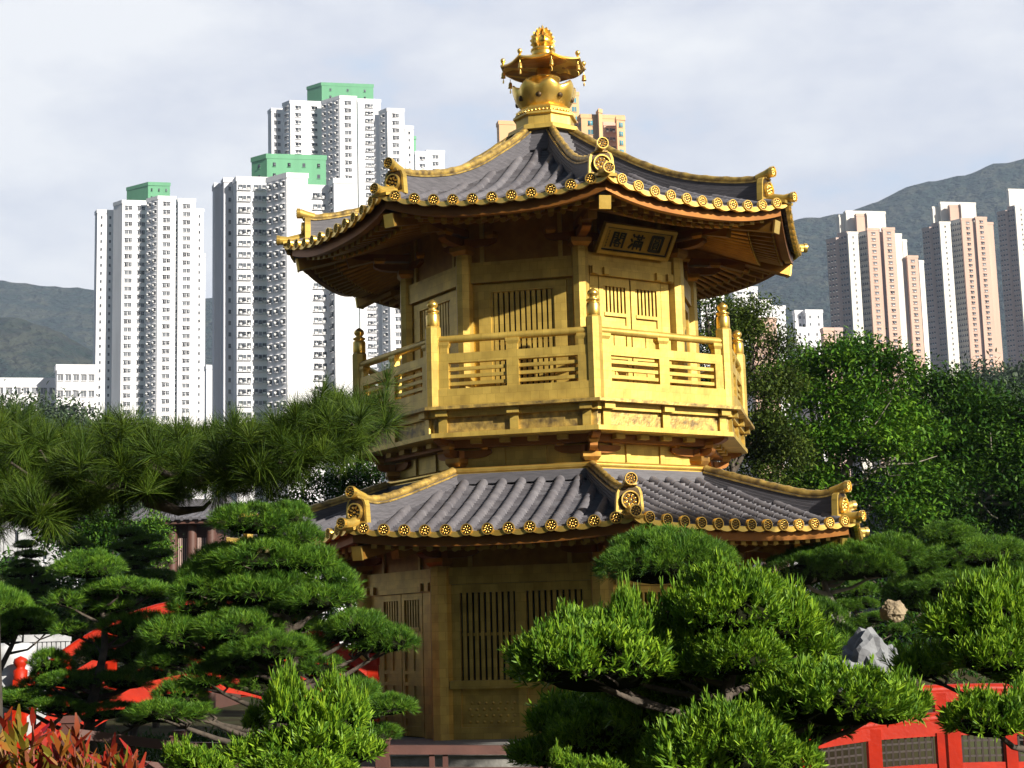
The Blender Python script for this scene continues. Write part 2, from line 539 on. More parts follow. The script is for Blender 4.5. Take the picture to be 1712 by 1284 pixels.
def ridge_meshes(rf, x_end, blk):
    """hip ridge along +X in the corner frame: stacked grey courses, gold capping tube, end block with rosettes."""
    b = MB()
    f = smooth_interp([a for a, z in rf.ridge], [z for a, z in rf.ridge])
    r0, r1 = rf.ridge[0][0], rf.ridge[-1][0]
    m = 26; xs = [r0 + (x_end - r0) * i / m for i in range(m + 1)]
    # courses: stepped profile half widths over height fraction
    prof = [(0.10, 0.0), (0.10, 0.16), (0.092, 0.17), (0.092, 0.36), (0.084, 0.37), (0.084, 0.56), (0.076, 0.57), (0.076, 0.76), (0.068, 0.77), (0.068, 1.0)]
    vs = []
    for x in xs:
        zt = f(x) - 0.07; zb = rf.zh(x) - 0.03
        for w, h in prof: vs.append((x, -w, zb + (zt - zb) * h))
        for w, h in reversed(prof): vs.append((x, w, zb + (zt - zb) * h))
    n = len(prof) * 2
    b.add(vs, [(i * n + k, i * n + (k + 1) % n, (i + 1) * n + (k + 1) % n, (i + 1) * n + k) for i in range(m) for k in range(n)], 0)
    b.add(vs[-n:], [tuple(range(n))], 0)
    ridge = b.mesh('hip_ridge', [M['tile_dark']])
    c = MB()
    xs2 = [r0 + (r1 - r0) * i / 40 for i in range(41)]
    c.tube([(x, 0, f(x) - 0.035) for x in xs2], [0.054 + (0.009 if i % 4 == 0 else 0) for i in range(41)], 12, 0)
    c.sweep([(x, 0, f(x) - 0.085) for x in xs2], 0.17, 0.022, 0)
    cap = c.mesh('ridge_capping', [M['gold_worn']])
    # end block: arched tablet facing outwards, hollowed, plus upturned nose pipe
    e = MB()
    zb = rf.zh(x_end) - 0.02; h = blk
    w0, w1 = 0.185, 0.165
    def tablet(x0, x1, s, mi, zoff=0.0):
        out = [(-w0 * s, zb + zoff), (w0 * s, zb + zoff), (w1 * s, zb + h * 0.72), (w1 * s * 0.85, zb + h * (0.80 + 0.1 * s)), (w1 * 0.5 * s, zb + h * (0.88 + 0.1 * s)), (-w1 * 0.5 * s, zb + h * (0.88 + 0.1 * s)), (-w1 * s * 0.85, zb + h * (0.80 + 0.1 * s)), (-w1 * s, zb + h * 0.72)]
        e.prism([(x0, y, z) for y, z in out], (0, 0, 0), (x1 - x0, 0, 0), mi)
    tablet(x_end - 0.03, x_end + 0.055, 1.0, 0)
    tablet(x_end + 0.056, x_end + 0.058, 0.80, 1, 0.05)
    zc = zb + h * 1.06
    e.tube([(x_end - 0.10, 0, f(x_end - 0.1) - 0.03), (x_end + 0.02, 0, zc + 0.02), (x_end + 0.13, 0, zc + 0.05)], [0.062, 0.066, 0.075], 14, 0)
    # gold foot running out to the corner tile
    zf = rf.z(rf.ae, rf.ae * T8)
    R = rf.ae / C8
    e.tube([(x_end + 0.03, 0, zb + 0.06), (R - 0.05, 0, zf + 0.045), (R + 0.09, 0, zf + 0.05)], [0.072, 0.066, 0.068], 12, 0)
    e.sweep([(x_end + 0.02, 0, zb + 0.0), (R + 0.03, 0, zf - 0.02)], 0.26, 0.04, 0)
    end = e.mesh('ridge_end_block', [M['gold'], M['gold_dark']])
    return ridge, cap, end, (x_end + 0.06, zb + h * 0.47), (x_end + 0.14, zc + 0.05), (R + 0.10, zf + 0.05)

def bracket_mesh(r0, z0, dz, out, lat, k=1.0):
    """bracket set at a column top in the corner frame (+X outwards): bearing block, two tiers of arms and blocks."""
    b = MB()
    def dou(x, y, z, s, h):
        hw, tw = s * 0.36, s * 0.5
        b.hexa([(x - hw, y - hw, z), (x + hw, y - hw, z), (x + hw, y + hw, z), (x - hw, y + hw, z)],
               [(x - tw, y - tw, z + h * .45), (x + tw, y - tw, z + h * .45), (x + tw, y + tw, z + h * .45), (x - tw, y + tw, z + h * .45)], 0)
        b.box(x - tw, x + tw, y - tw, y + tw, z + h * .451, z + h, 0)
    def arm(d, z, ln, h, w, tail=0.12):
        dx, dy = math.cos(d), math.sin(d); px, py = -dy, dx
        o = Vector((r0, 0, z))
        P = []
        for s, zz in ((-tail, 0), (ln * 0.55, 0), (ln * 0.80, h * 0.14), (ln * 0.95, h * 0.42), (ln, h * 0.62), (ln, h), (-tail, h)):
            P.append(o + Vector((dx * s, dy * s, zz)))
        b.prism(P, Vector((px, py, 0)) * (-w / 2), Vector((px, py, 0)) * w, 1)
    h = dz / 3.0
    dou(r0, 0, z0, 0.30 * k, h)
    for sg in (1, -1):
        arm(sg * (PI / 2 + PI / 8), z0 + h, lat, h * 0.9, 0.10 * k)
        dx, dy = math.cos(sg * (PI / 2 + PI / 8)), math.sin(sg * (PI / 2 + PI / 8))
        dou(r0 + dx * lat * .86, dy * lat * .86, z0 + 1.92 * h, 0.16 * k, h * .8)
    arm(0, z0 + h * 1.02, out * 0.55, h * 0.9, 0.13 * k)
    dou(r0 + out * 0.46, 0, z0 + 1.95 * h, 0.18 * k, h * .7)
    arm(0, z0 + 2.3 * h, out, h * 0.9, 0.14 * k, 0.25)
    return b.mesh('bracket_set', [M['gold_shade'], M['gold_shade_red']])

def lattice_mesh(name, n0, t0, t1, z0, z1, pitch, w, frame=0.0, mid=()):
    b = MB()
    k = max(2, int(round((t1 - t0) / pitch)))
    for i in range(k):
        t = t0 + (t1 - t0) * (i + 0.5) / k
        b.hexa([(n0 - w * .5, t - w / 2, z0), (n0 + w * .3, t - w / 2, z0), (n0 + w * .3, t + w / 2, z0), (n0 - w * .5, t + w / 2, z0)],
               [(n0 - w * .5, t - w / 2, z1), (n0 + w * .3, t - w / 2, z1), (n0 + w * .3, t + w / 2, z1), (n0 - w * .5, t + w / 2, z1)], 0)
    for z in mid:
        b.box(n0 - w * .9, n0 - w * .52, t0, t1, z - .02, z + .02, 0)
    return b.mesh(name, [M['gold']])

# ---------------- upper storey
Z = lambda z: z + ZC
AU, RU = 2.252 * C8, 2.252
hw = AU * T8 - 0.13            # half width between the columns

def column_mesh(R, z0, z1, r):
    b = MB()
    b.lathe([(r * 1.0, z0), (r, z0 + .02), (r, z1 - 0.08), (r * 0.93, z1)], 8, (R, 0, 0), 0, False, rot=PI / 8)
    return b.mesh('column', [M['gold']])

def beam_wall_mesh(ap, h, zt0, zt1, zb0, zb1, zf, zw0, zw1):
    """tie beam, infill board above, jamb boards and sill zone of one side."""
    b = MB()
    b.box(ap - .06, ap + .05, -h - .1, h + .1, zt0, zt1)                     # tie beam
    b.box(ap - .05, ap - .02, -h - .1, h + .1, zt1 + .001, zw1, 1)           # board behind the brackets, deep shade put into its colour
    for y in (-0.28, 0.28):
        b.box(ap - .019, ap + .02, y * ap - .03, y * ap + .03, zt1 + .001, zw1 - .01)
    return b

def upper_window_wall():
    b = beam_wall_mesh(AU, hw, Z(5.10), Z(5.40), 0, 0, 0, 0, Z(6.42))
    n = AU
    o = 0.47; f = 0.65
    b.box(n - .08, n + .015, -f, -o, Z(3.18), Z(5.06))
    b.box(n - .08, n + .015, o, f, Z(3.18), Z(5.06))
    b.box(n - .08, n + .0151, -o, o, Z(4.95), Z(5.06))
    b.box(n - .08, n + .0151, -o, o, Z(3.18), Z(3.45))
    b.box(n - .09, n - .045, -hw - .1, -f - .0005, Z(3.18), Z(5.0995))       # recessed side boards
    b.box(n - .09, n - .045, f + .0005, hw + .1, Z(3.18), Z(5.0995))
    b.box(n - .09, n - .045, -f, f, Z(5.061), Z(5.0995))
    for a, c, z0, z1 in ((-o, -o + .03, Z(3.4505), Z(4.9495)), (o - .03, o, Z(3.4505), Z(4.9495))):
        b.box(n - .075, n - .005, a, c, z0, z1)
    return b.mesh('wall', [M['gold'], M['gold_shade']]), lattice_mesh('window_lattice', n - .03, -o + .03, o - .03, Z(3.4505), Z(4.9495), 0.083, 0.052, mid=(Z(4.2),))

def door_parts(ap, h, zl, zt, zbot, bh, lat0, lat1, rails):
    """wall piece with lintel and pegs, and one door leaf (hinged right of the centre line)."""
    b = MB(); n = ap
    dw = 0.52 * (ap / 2.08) ** 0.45
    b.box(n - .07, n + .015, -h + .02, -dw - .045, zbot, zl)                 # jambs
    b.box(n - .07, n + .015, dw + .045, h - .02, zbot, zl)
    b.box(n - .09, n - .071, -h - .1, h + .1, zbot, zl)                      # board behind the leaves
    b.box(n - .02, n + .085, -h - .02, h + .02, zl + .0005, zl + .13)        # lintel
    for sg in (-1, 1):
        for q in (h - .05, h - .26):
            b.box(n + .0855, n + .125, sg * q - .05, sg * q + .05, zl + .01, zl + .12)
    leaf = MB()
    y0, y1 = 0.012, dw + .035
    st = 0.075
    leaf.box(n - .045, n + .02, y0, y0 + st, zbot + .02, zt)
    leaf.box(n - .045, n + .02, y1 - st, y1, zbot + .02, zt)
    a, c = y0 + st + .0005, y1 - st - .0005
    leaf.box(n - .045, n + .0195, a, c, lat1, zt)
    leaf.box(n - .045, n + .035, a, c, lat0 - .05, lat0)                     # ledge below the lattice
    leaf.box(n - .035, n - .005, a, c, zbot + .02, lat0 - .0505)             # panel
    for z in rails:
        leaf.box(n - .0045, n + .018, a, c, z - .025, z + .025)
    m = (a + c) / 2
    segs = [lat0 - .10] + list(rails)
    for p, q in zip(segs[:-1], segs[1:]):
        if p - q > 0.2: leaf.box(n - .0045, n + .012, m - .022, m + .022, q + .0255, p - .0255)
    leaf.box(n - .06, n - .05, a, c, lat0, lat1, 1)
    k = 6
    for i in range(k):
        t = a + (c - a) * (i + .5) / k
        leaf.box(n - .045, n - .002, t - .016, t + .016, lat0 + .0005, lat1 - .0005)
    return b, leaf.mesh('door_leaf', [M['gold'], M['black']])

def mirrored(me):
    m2 = me.copy()
    co = np.empty(len(m2.vertices) * 3, np.float32); m2.vertices.foreach_get('co', co)
    co = co.reshape(-1, 3); co[:, 1] *= -1
    m2.vertices.foreach_set('co', co.ravel())
    m2.flip_normals(); m2.update()
    return m2

win_u, lat_u = upper_window_wall()
dw_b, leaf_u = door_parts(AU, hw, Z(5.125), Z(5.12), Z(3.18), 0, Z(4.60), Z(4.99), (Z(4.40), Z(3.95), Z(3.80), Z(3.40)))
bb = beam_wall_mesh(AU, hw, Z(5.262), Z(5.46), 0, 0, 0, 0, Z(6.42))
bb.add(dw_b.v, dw_b.f)
door_u = bb.mesh('wall', [M['gold'], M['gold_shade']])
leaf_u2 = mirrored(leaf_u)
col_u = column_mesh(RU, Z(3.17), Z(5.52), 0.125)
brk_u = bracket_mesh(RU, Z(5.521), 0.36, 0.95, 0.50)
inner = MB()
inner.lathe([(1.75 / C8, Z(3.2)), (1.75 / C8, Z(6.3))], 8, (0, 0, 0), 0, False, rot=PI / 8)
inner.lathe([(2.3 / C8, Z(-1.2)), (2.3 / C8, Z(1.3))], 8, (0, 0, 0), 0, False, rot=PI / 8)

# ---------------- balcony
AB_, RB = 3.014 * C8, 3.014
def balcony_side():
    b = MB(); n = AB_
    h = AB_ * T8
    rail = MB()
    rail.tube([(n, -h + .05, Z(4.165)), (n, h - .05, Z(4.165))], 0.055, 10)                    # hand rail
    mid = MB()
    mid.box(n - .055, n + .055, -h + .06, h - .06, Z(3.82), Z(3.955))
    sl = MB()
    for z in (3.735, 3.63, 3.525):
        sl.box(n - .028, n + .028, -h + .06, h - .06, Z(z) - .024, Z(z) + .024)
    bal = []
    for t, w in ((0, .085), (-h + .16, .07), (h - .16, .07)):
        po = MB(); bal.append(po)
        po.box(n - .06, n + .06, t - w, t + w, Z(3.4505), Z(3.8195))
        po.box(n - .045, n + .045, t - w * .8, t + w * .8, Z(3.9555), Z(4.04))
        po.hexa([(n - .045, t - w * .8, Z(4.0405)), (n + .045, t - w * .8, Z(4.0405)), (n + .045, t + w * .8, Z(4.0405)), (n - .045, t + w * .8, Z(4.0405))],
                [(n - .06, t - w * 1.15, Z(4.085)), (n + .06, t - w * 1.15, Z(4.085)), (n + .06, t + w * 1.15, Z(4.085)), (n - .06, t + w * 1.15, Z(4.085))])
        po.box(n - .06, n + .06, t - w * 1.15, t + w * 1.15, Z(4.0855), Z(4.125))
    g = [M['gold']]
    return rail.mesh('hand_rail', g), mid.mesh('middle_rail', g), sl.mesh('slat_panel', g), [q.mesh('baluster', g) for q in bal]

def oct_band(b, ap0, ap1, z0, z1, mi=0, zin0=None):
    """solid side of an octagonal ring between two apothems."""
    t0, t1 = ap0 * T8, ap1 * T8
    b.hexa([(ap0, -t0, z0), (ap1, -t1, z0), (ap1, t1, z0), (ap0, t0, z0)], [(ap0, -t0, z1), (ap1, -t1, z1), (ap1, t1, z1), (ap0, t0, z1)], mi)

def balcony_base():
    b = MB()
    A = 3.12 * C8
    oct_band(b, 2.0, A - .02, Z(3.195), Z(3.45))                 # sill board
    oct_band(b, 1.9, 3.235 * C8, Z(3.150), Z(3.1945), 1)         # weathered lip
    oct_band(b, 1.9, 3.09 * C8, Z(3.055), Z(3.1495))             # beam
    oct_band(b, 1.9, 3.02 * C8, Z(2.835), Z(3.0545), 1)          # board
    oct_band(b, 1.9, 3.10 * C8, Z(2.770), Z(2.8345))             # lower lip
    a = 3.09 * C8
    h = a * T8
    for t in (-h + .16, 0, h - .16):
        b.box(a + .0005, a + .07, t - .085, t + .085, Z(3.06), Z(3.148))
        a2 = 3.02 * C8
        b.box(a2 + .0005, a2 + .05, t - .06, t + .06, Z(2.836), Z(3.05))
    return b.mesh('balcony_base', [M['gold'], M['gold_worn']])

def balcony_under():
    b = MB()
    A = 2.48 * C8
    oct_band(b, 1.9, A, Z(2.36), Z(2.769))                                   # wall behind the brackets
    h = A * T8
    oct_band(b, A + .0005, A + .20, Z(2.66), Z(2.7685), 1)                   # purlin
    for t in (-.30, .30):                                                    # little struts
        b.box(A + .0005, A + .03, t - .035, t + .035, Z(2.40), Z(2.655))
    for t in (-.62, -.2, .2, .62):
        b.box(A + .2005, A + .30, t - .075, t + .075, Z(2.70), Z(2.768))
    oct_band(b, 1.9, 2.60 * C8, Z(2.29), Z(2.358), 2)                        # bright trim where the roof starts
    b.tube([(2.58 * C8, -2.6 * C8 * T8, Z(2.345)), (2.58 * C8, 2.6 * C8 * T8, Z(2.345))], 0.045, 8, 2)
    oct_band(b, 1.9, 2.64 * C8, Z(2.235), Z(2.2895), 3)
    oct_band(b, 1.9, 2.67 * C8, Z(2.14), Z(2.2345), 3)
    return b.mesh('balcony_underside', [M['gold'], M['gold_shade_red'], M['gold_bright'], M['tile_dark']])

def post_meshes():
    b = MB(); w = .105
    b.lathe([(w * 1.08, Z(3.17)), (w * 1.08, Z(4.335)), (w * .95, Z(4.36))], 8, (RB, 0, 0), 0, False, rot=PI / 8)
    f = MB()
    f.lathe([(.092, 4.36), (.098, 4.38), (.098, 4.52), (.088, 4.545), (.070, 4.55), (.072, 4.562), (.096, 4.575), (.098, 4.59), (.070, 4.605), (.050, 4.615), (.052, 4.63), (.074, 4.655), (.080, 4.68), (.070, 4.71), (.040, 4.735), (.012, 4.755), (.0, 4.757)], 16, (RB, 0, ZC))
    return b.mesh('railing_post', [M['gold']]), f.mesh('post_finial', [M['gold_bright']])

hand, midr, slat, balu = balcony_side()
bbase, bunder = balcony_base(), balcony_under()
post, pfin = post_meshes()
brk_b = bracket_mesh(2.50, Z(2.40), 0.36, 0.48, 0.50, 0.85)

# ---------------- lower storey
AL, RL = 2.95 * C8, 2.95
hl = AL * T8 - 0.15
def lower_window_wall():
    b = MB(); n = AL
    b.box(n - .06, n + .05, -hl - .1, hl + .1, Z(.74), Z(.97))
    b.box(n - .05, n - .02, -hl - .1, hl + .1, Z(.971), Z(1.80), 2)
    for y in (-.7, .7): b.box(n - .0195, n + .02, y - .03, y + .03, Z(.971), Z(1.38))
    b.box(n - .08, n + .015, -hl - .05, -.86, Z(-.57), Z(.735))
    b.box(n - .08, n + .015, .86, hl + .05, Z(-.57), Z(.735))
    b.box(n - .08, n + .015, -.075, .075, Z(-.57), Z(.62))
    b.box(n - .08, n + .0155, -.86, .86, Z(.6205), Z(.735))
    b.box(n - .08, n + .10, -hl - .02, hl + .02, Z(-.68), Z(-.5705))          # sill
    b.box(n - .08, n - .03, -hl - .05, hl + .05, Z(-1.36), Z(-.6805), 1)      # recessed base panel
    for a, c in ((-hl - .03, -.87), (-.06, .06), (.87, hl + .03)):
        b.box(n - .0295, n + .02, a, c, Z(-1.2), Z(-.6805))
    b.box(n - .0295, n + .0205, -hl - .03, hl + .03, Z(-1.36), Z(-1.2005))
    for sg in (-1, 1):
        for j in range(4):
            for i in range(7):
                t = sg * .46 - .30 + i * .1 + (j % 2) * .03; z = Z(-1.13 + j * .085)
                b.lathe([(.026, 0), (.022, .012), (0, .018)], 6, (0, 0, 0), 1)
                k = 18
                vs = b.v[-k:]
                b.v[-k:] = [(n - .0298 + p[2], t + p[0], z + p[1]) for p in vs]
    return b.mesh('wall', [M['gold'], M['gold'], M['gold_shade']])
def lower_lattice(sg):
    a, c = (.09, .845) if sg > 0 else (-.845, -.09)
    return lattice_mesh('window_lattice', AL - .03, a, c, Z(-.57), Z(.62), 0.085, 0.05, mid=(Z(.05),))
win_l, lat_l1, lat_l2 = lower_window_wall(), lower_lattice(1), lower_lattice(-1)
db, leaf_l = door_parts(AL, hl, Z(.655), Z(.65), Z(-1.36), 0, Z(.17), Z(.56), (Z(.08), Z(-.07), Z(-.46), Z(-.62), Z(-1.07), Z(-1.23)))
db.box(AL - .06, AL + .05, -hl - .1, hl + .1, Z(.787), Z(.97))
db.box(AL - .05, AL - .02, -hl - .1, hl + .1, Z(.971), Z(1.80), 1)
for y in (-.55, .55): db.box(AL - .0195, AL + .02, y - .03, y + .03, Z(.971), Z(1.38))
door_l = db.mesh('wall', [M['gold'], M['gold_shade']])
leaf_l2 = mirrored(leaf_l)
col_l = column_mesh(RL, Z(-1.36), Z(.99), 0.155)
brk_l = bracket_mesh(RL, Z(.991), 0.34, 0.85, 0.55)

# ---------------- assemble the eight sides
slope_u, ts_u, sp_u = roof_slope_mesh(UP)
slope_l, ts_l, sp_l = roof_slope_mesh(LO)
drip_u, drip_l = drip_mesh(UP, ts_u, sp_u), drip_mesh(LO, ts_l, sp_l)
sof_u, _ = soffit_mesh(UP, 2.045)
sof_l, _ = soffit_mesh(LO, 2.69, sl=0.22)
rid_u, cap_u, end_u, bigu, topu, nosu = ridge_meshes(UP, 3.78, 0.36)
rid_l, cap_l, end_l, bigl, topl, nosl = ridge_meshes(LO, 4.66, 0.36)

def hip_beam_mesh(r0, z0, r1, z1):
    b = MB()
    b.bar((r0, 0, z0), (r1, 0, z1), .15, .17)
    b.bar((r0, 0, z0 - .15), (r1 - .75, 0, z1 - .15 + (z0 - z1) * .75 / (r1 - r0)), .13, .13)
    b.bar((r1 + .0005, 0, z1), (r1 + .03, 0, z1 - .005), .165, .185, 1)
    return b.mesh('hip_beam', [M['gold_shade'], M['gold_bright']])
hip_u = hip_beam_mesh(2.2, Z(6.16), 3.93, Z(5.73))
hip_l = hip_beam_mesh(2.9, Z(1.50), 4.68, Z(1.13))

NEAR = (6, 7, 0, 1)            # the sides this view shows
rest = MB()
def rosettes(rf, ts, parent, i):
    for t in ts:
        z = rf.z(rf.ae, t) + 0.008
        if i in NEAR:
            link('eave_rosette', ROS, parent, (rf.ae + .012, t, z))
        else:
            a = i * PI / 4; ca, sa = math.cos(a), math.sin(a)
            co = [(v.co.x + rf.ae + .012, v.co.y + t, v.co.z + z) for v in ROS.vertices]
            rest.add([(x * ca - y * sa, x * sa + y * ca, q) for x, y, q in co], [tuple(p.vertices) for p in ROS.polygons])
for i in range(8):
    k = i + 0.5                # corner between side i and side i+1
    for rf, slope, drip, sof, ts in ((UP, slope_u, drip_u, sof_u, ts_u), (LO, slope_l, drip_l, sof_l, ts_l)):
        o = face_obj('roof_slope', slope, i)
        link('drip_edge', drip, o)
        rosettes(rf, ts, o, i)
        face_obj('rafter_soffit', sof, i)
    for rid, cap, end, hip, big, top, nos in ((rid_u, cap_u, end_u, hip_u, bigu, topu, nosu), (rid_l, cap_l, end_l, hip_l, bigl, topl, nosl)):
        o = face_obj('hip_ridge', rid, k)
        link('ridge_capping', cap, o)
        e = link('ridge_end_block', end, o)
        link('ridge_rosette', ROS_BIG, o, (big[0], 0, big[1]))
        link('ridge_rosette', ROS_MID, o, (top[0], 0, top[1]))
        link('ridge_rosette', ROS, o, (nos[0], 0, nos[1]))
        face_obj('hip_beam', hip, k)
    # upper storey
    if i in (0, 4):
        w = face_obj('wall', door_u, i); link('door_leaf', leaf_u, w); link('door_leaf', leaf_u2, w)
    else:
        w = face_obj('wall', win_u, i); link('window_lattice', lat_u, w)
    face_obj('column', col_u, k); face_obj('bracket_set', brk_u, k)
    # balcony
    r = face_obj('balcony_railing', midr, i)
    link('hand_rail', hand, r); link('slat_panel', slat, r)
    for bq in balu: link('baluster', bq, r)
    p = face_obj('railing_post', post, k); link('post_finial', pfin, p)
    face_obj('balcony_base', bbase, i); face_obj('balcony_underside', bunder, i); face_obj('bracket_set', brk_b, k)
    # lower storey
    if i % 2 == 0:
        w = face_obj('wall', door_l, i); link('door_leaf', leaf_l, w); link('door_leaf', leaf_l2, w)
    else:
        w = face_obj('wall', win_l, i); link('window_lattice', lat_l1, w); link('window_lattice', lat_l2, w)
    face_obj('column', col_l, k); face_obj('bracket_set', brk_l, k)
tag(rest.build('eave_rosette', [M['gold_bright']], pav), kind='stuff')
inner.build('inner_wall', [M['black']], pav)
bed = MB()                     # mortar bed under the tiles
for rf, r0 in ((UP, .30), (LO, 2.45)):
    R1 = rf.ae / C8 - .12
    bed.lathe([(r0 + (R1 - r0) * k / 12, rf.zh(r0 + (R1 - r0) * k / 12) - .10 - .85 * rf.lift * ((r0 + (R1 - r0) * k / 12) * C8 / rf.ae) ** 3) for k in range(13)], 8, (0, 0, 0), 0, False, rot=PI / 8, cap=False)
bed.build('roof_bed', [M['tile_dark']], pav)
tc = MB()                      # stacked courses closing the top of the upper roof
for k in range(5):
    tc.lathe([(.66 - k * .035, 7.50 + k * .072), (.66 - k * .035, 7.565 + k * .072), (.45, 7.57 + k * .072)], 8, (0, 0, ZC), 0, False, rot=PI / 8)
tc.build('top_courses', [M['tile_dark']], pav)
pl = MB()
pl.lathe([(4.05, -ZC * 0 + 0.0), (4.05, Z(-1.50)), (4.12, Z(-1.495)), (4.12, Z(-1.362)), (2.0, Z(-1.361))], 8, (0, 0, 0), 0, False, rot=PI / 8)
pl.build('stone_plinth', [M['stone']], pav)

# ---------------- roof finial
cp = MB()
cp.lathe([(.62, 7.86), (.60, 7.93), (.50, 7.975), (.475, 7.98), (.475, 8.12), (.52, 8.135), (.52, 8.17), (.40, 8.175)], 8, (0, 0, ZC), 0, False, rot=PI / 8)
capo = cp.build('finial_base', [M['gold']], pav)
rg = MB()
rg.lathe([(.43, 8.176), (.47, 8.20), (.475, 8.25), (.42, 8.30), (.36, 8.31)], 8, (0, 0, ZC), 0, False, rot=PI / 8)
for k in range(48):
    a = 2 * PI * k / 48
    rg.lathe([(.018, -.018), (.024, 0), (.0, .022)], 5, (.47 * math.cos(a), .47 * math.sin(a), Z(8.20)))
rg.build('bead_ring', [M['gold_bright']], capo)
lb = MB()
def petal(a, r, z):
    q = abs(((a - PI / 8 + PI / 8) / (PI / 4)) % 1.0 - 0.5) * 2      # 1 at the petal edge, 0 in its middle
    f = max(0.0, (z - 8.30) / 0.36)
    return r * (1.0 - 0.07 * q ** 3 * f + 0.03 * (1 - q)), z + 0.09 * f * f * (abs(1 - q) ** 1.5 - 0.5)
lb.lathe([(.34, 8.30), (.375, 8.33), (.415, 8.39), (.46, 8.46), (.485, 8.54), (.505, 8.61), (.505, 8.66), (.48, 8.675), (.44, 8.65), (.38, 8.60), (.25, 8.58)], 64, (0, 0, ZC), 0, True, fn=petal)
for k in range(8):
    a = k * PI / 4
    lb.lathe([(.045, -.03), (.05, 0), (.03, .02), (0, .025)], 8, (0, 0, 0), 1)
    q = 8 * 4; vs = b_ = lb.v[-q - 8:]
    ca, sa = math.cos(a), math.sin(a)
    lb.v[-q - 8:] = [((.455 + p[2]) * ca - p[0] * sa, (.455 + p[2]) * sa + p[0] * ca, Z(8.45) + p[1]) for p in vs]
lotus = lb.build('lotus_bowl', [M['gold_bright'], M['gold_dark']], pav)
nk = MB()
nk.lathe([(.20, 8.58), (.22, 8.70), (.25, 8.80), (.27, 8.815), (.27, 8.84), (.18, 8.86), (.12, 8.9), (.12, 9.1)], 24, (0, 0, ZC))
nk.build('finial_neck', [M['gold_bright']], lotus)
pr = MB()
prof = [(.10, 9.23), (.22, 9.19), (.40, 9.10), (.56, 9.025), (.645, 9.01), (.65, 8.985), (.62, 8.975), (.45, 8.98), (.25, 9.0), (.10, 9.05)]
def octify(a, r, z):
    q = ((a / (PI / 4)) + 0.5) % 1.0 - 0.5
    k = math.cos(PI / 8) / math.cos(q * PI / 4) if r > .15 else 1
    return r * k * (1 / math.cos(PI / 8)), z + (0.05 * (abs(q) * 2) ** 2 * (r / .65) if r > .3 else 0)
pr.lathe(prof[:7], 64, (0, 0, ZC), 0, False, fn=octify)
pr.lathe(prof[6:], 64, (0, 0, ZC - .001), 1, False, fn=octify)  # underside in the shade-darkened gold
para = pr.build('parasol', [M['gold_bright'], M['gold_shade']], pav)
bell = MB()
bell.tube([(0, 0, 0), (0, 0, -.05)], .006, 5)
bell.lathe([(0, -.05), (.02, -.055), (.03, -.075), (.034, -.13), (.042, -.15), (.03, -.151)], 8, (0, 0, 0))
bell.tube([(0, 0, -.15), (0, 0, -.19)], .006, 5)
bell.box(-.018, .018, -.003, .003, -.24, -.19)
bellm = bell.mesh('wind_bell', [M['gold_bright']])
bal = MB(); bal.lathe([(0, -.02), (.02, -.02), (.02, .0), (.035, .02), (.042, .045), (.03, .075), (0, .088)], 10)
balm = bal.mesh('corner_ball', [M['gold_bright']])
for k in range(8):
    a = PI / 8 + k * PI / 4
    x, y = .66 * math.cos(a), .66 * math.sin(a)
    link('wind_bell', bellm, para, (x, y, Z(8.99)))
    link('corner_ball', balm, para, (x, y, Z(9.085)))
jw = MB()
jw.lathe([(.17, 9.20), (.20, 9.23), (.18, 9.255), (.19, 9.30), (.20, 9.31), (.20, 9.335), (.10, 9.345), (.08, 9.37), (.105, 9.385), (.145, 9.42), (.155, 9.47), (.14, 9.52), (.10, 9.56), (.05, 9.60), (.022, 9.66), (.016, 9.73), (0, 9.77)], 20, (0, 0, ZC))
jewel = jw.build('flame_jewel', [M['gold_bright']], pav)
fl = MB()
for k in range(4):
    a = PI / 8 + k * PI / 4
    ca, sa = math.cos(a), math.sin(a)
    pts = []
    m = 26
    for j in range(m + 1):
        th = -0.55 * PI / 2 + (PI + 1.1 * PI / 2) * j / m
        rr = (0.212 if j % 2 else 0.182) * (1 + 0.22 * max(0, math.sin(th)) ** 4)
        pts.append((rr * math.cos(th), 9.47 + rr * math.sin(th)))
    fr = [(p * ca, p * sa, Z(q)) for p, q in pts]
    inn = [(p * .72 * ca, p * .72 * sa, Z(9.47 + (q - 9.47) * .72)) for p, q in pts]
    off = Vector((-sa, ca, 0)) * .008
    n = len(pts)
    vs = [Vector(p) + off for p in fr + inn] + [Vector(p) - off for p in fr + inn]
    fs = []
    for j in range(n - 1):
        fs += [(j, j + 1, n + j + 1, n + j), (2 * n + j + 1, 2 * n + j, 3 * n + j, 3 * n + j + 1), (j + 1, j, 2 * n + j, 2 * n + j + 1), (n + j, n + j + 1, 3 * n + j + 1, 3 * n + j)]
    fl.add(vs, fs)
fl.build('flame_halo', [M['gold_bright']], jewel)

# ---------------- name board hung under the upper eave
Nf = Vector((math.cos(FACE0), math.sin(FACE0), 0)); Tf = Vector((-math.sin(FACE0), math.cos(FACE0), 0))
nb_c = Nf * 2.345 + Tf * (-0.03) + Vector((0, 0, Z(5.635)))
board = empty('name_board', nb_c, 0, 'gold name board with three black characters hung under the upper eave', 'sign')
dn, dz = 0.27, 0.37
e_up = (Nf * dn + Vector((0, 0, dz))).normalized(); e_n = Tf.cross(e_up).normalized()
e_n = e_n if e_n.dot(Nf) > 0 else -e_n
board.matrix_world = Matrix(((Tf.x, e_up.x, e_n.x, nb_c.x), (Tf.y, e_up.y, e_n.y, nb_c.y), (Tf.z, e_up.z, e_n.z, nb_c.z), (0, 0, 0, 1)))
W2, H2 = 0.645, 0.235
p = MB(); p.box(-W2 + .05, W2 - .05, -H2 + .05, H2 - .05, -.03, .0)
p.build('board_panel', [M['gold']], board)
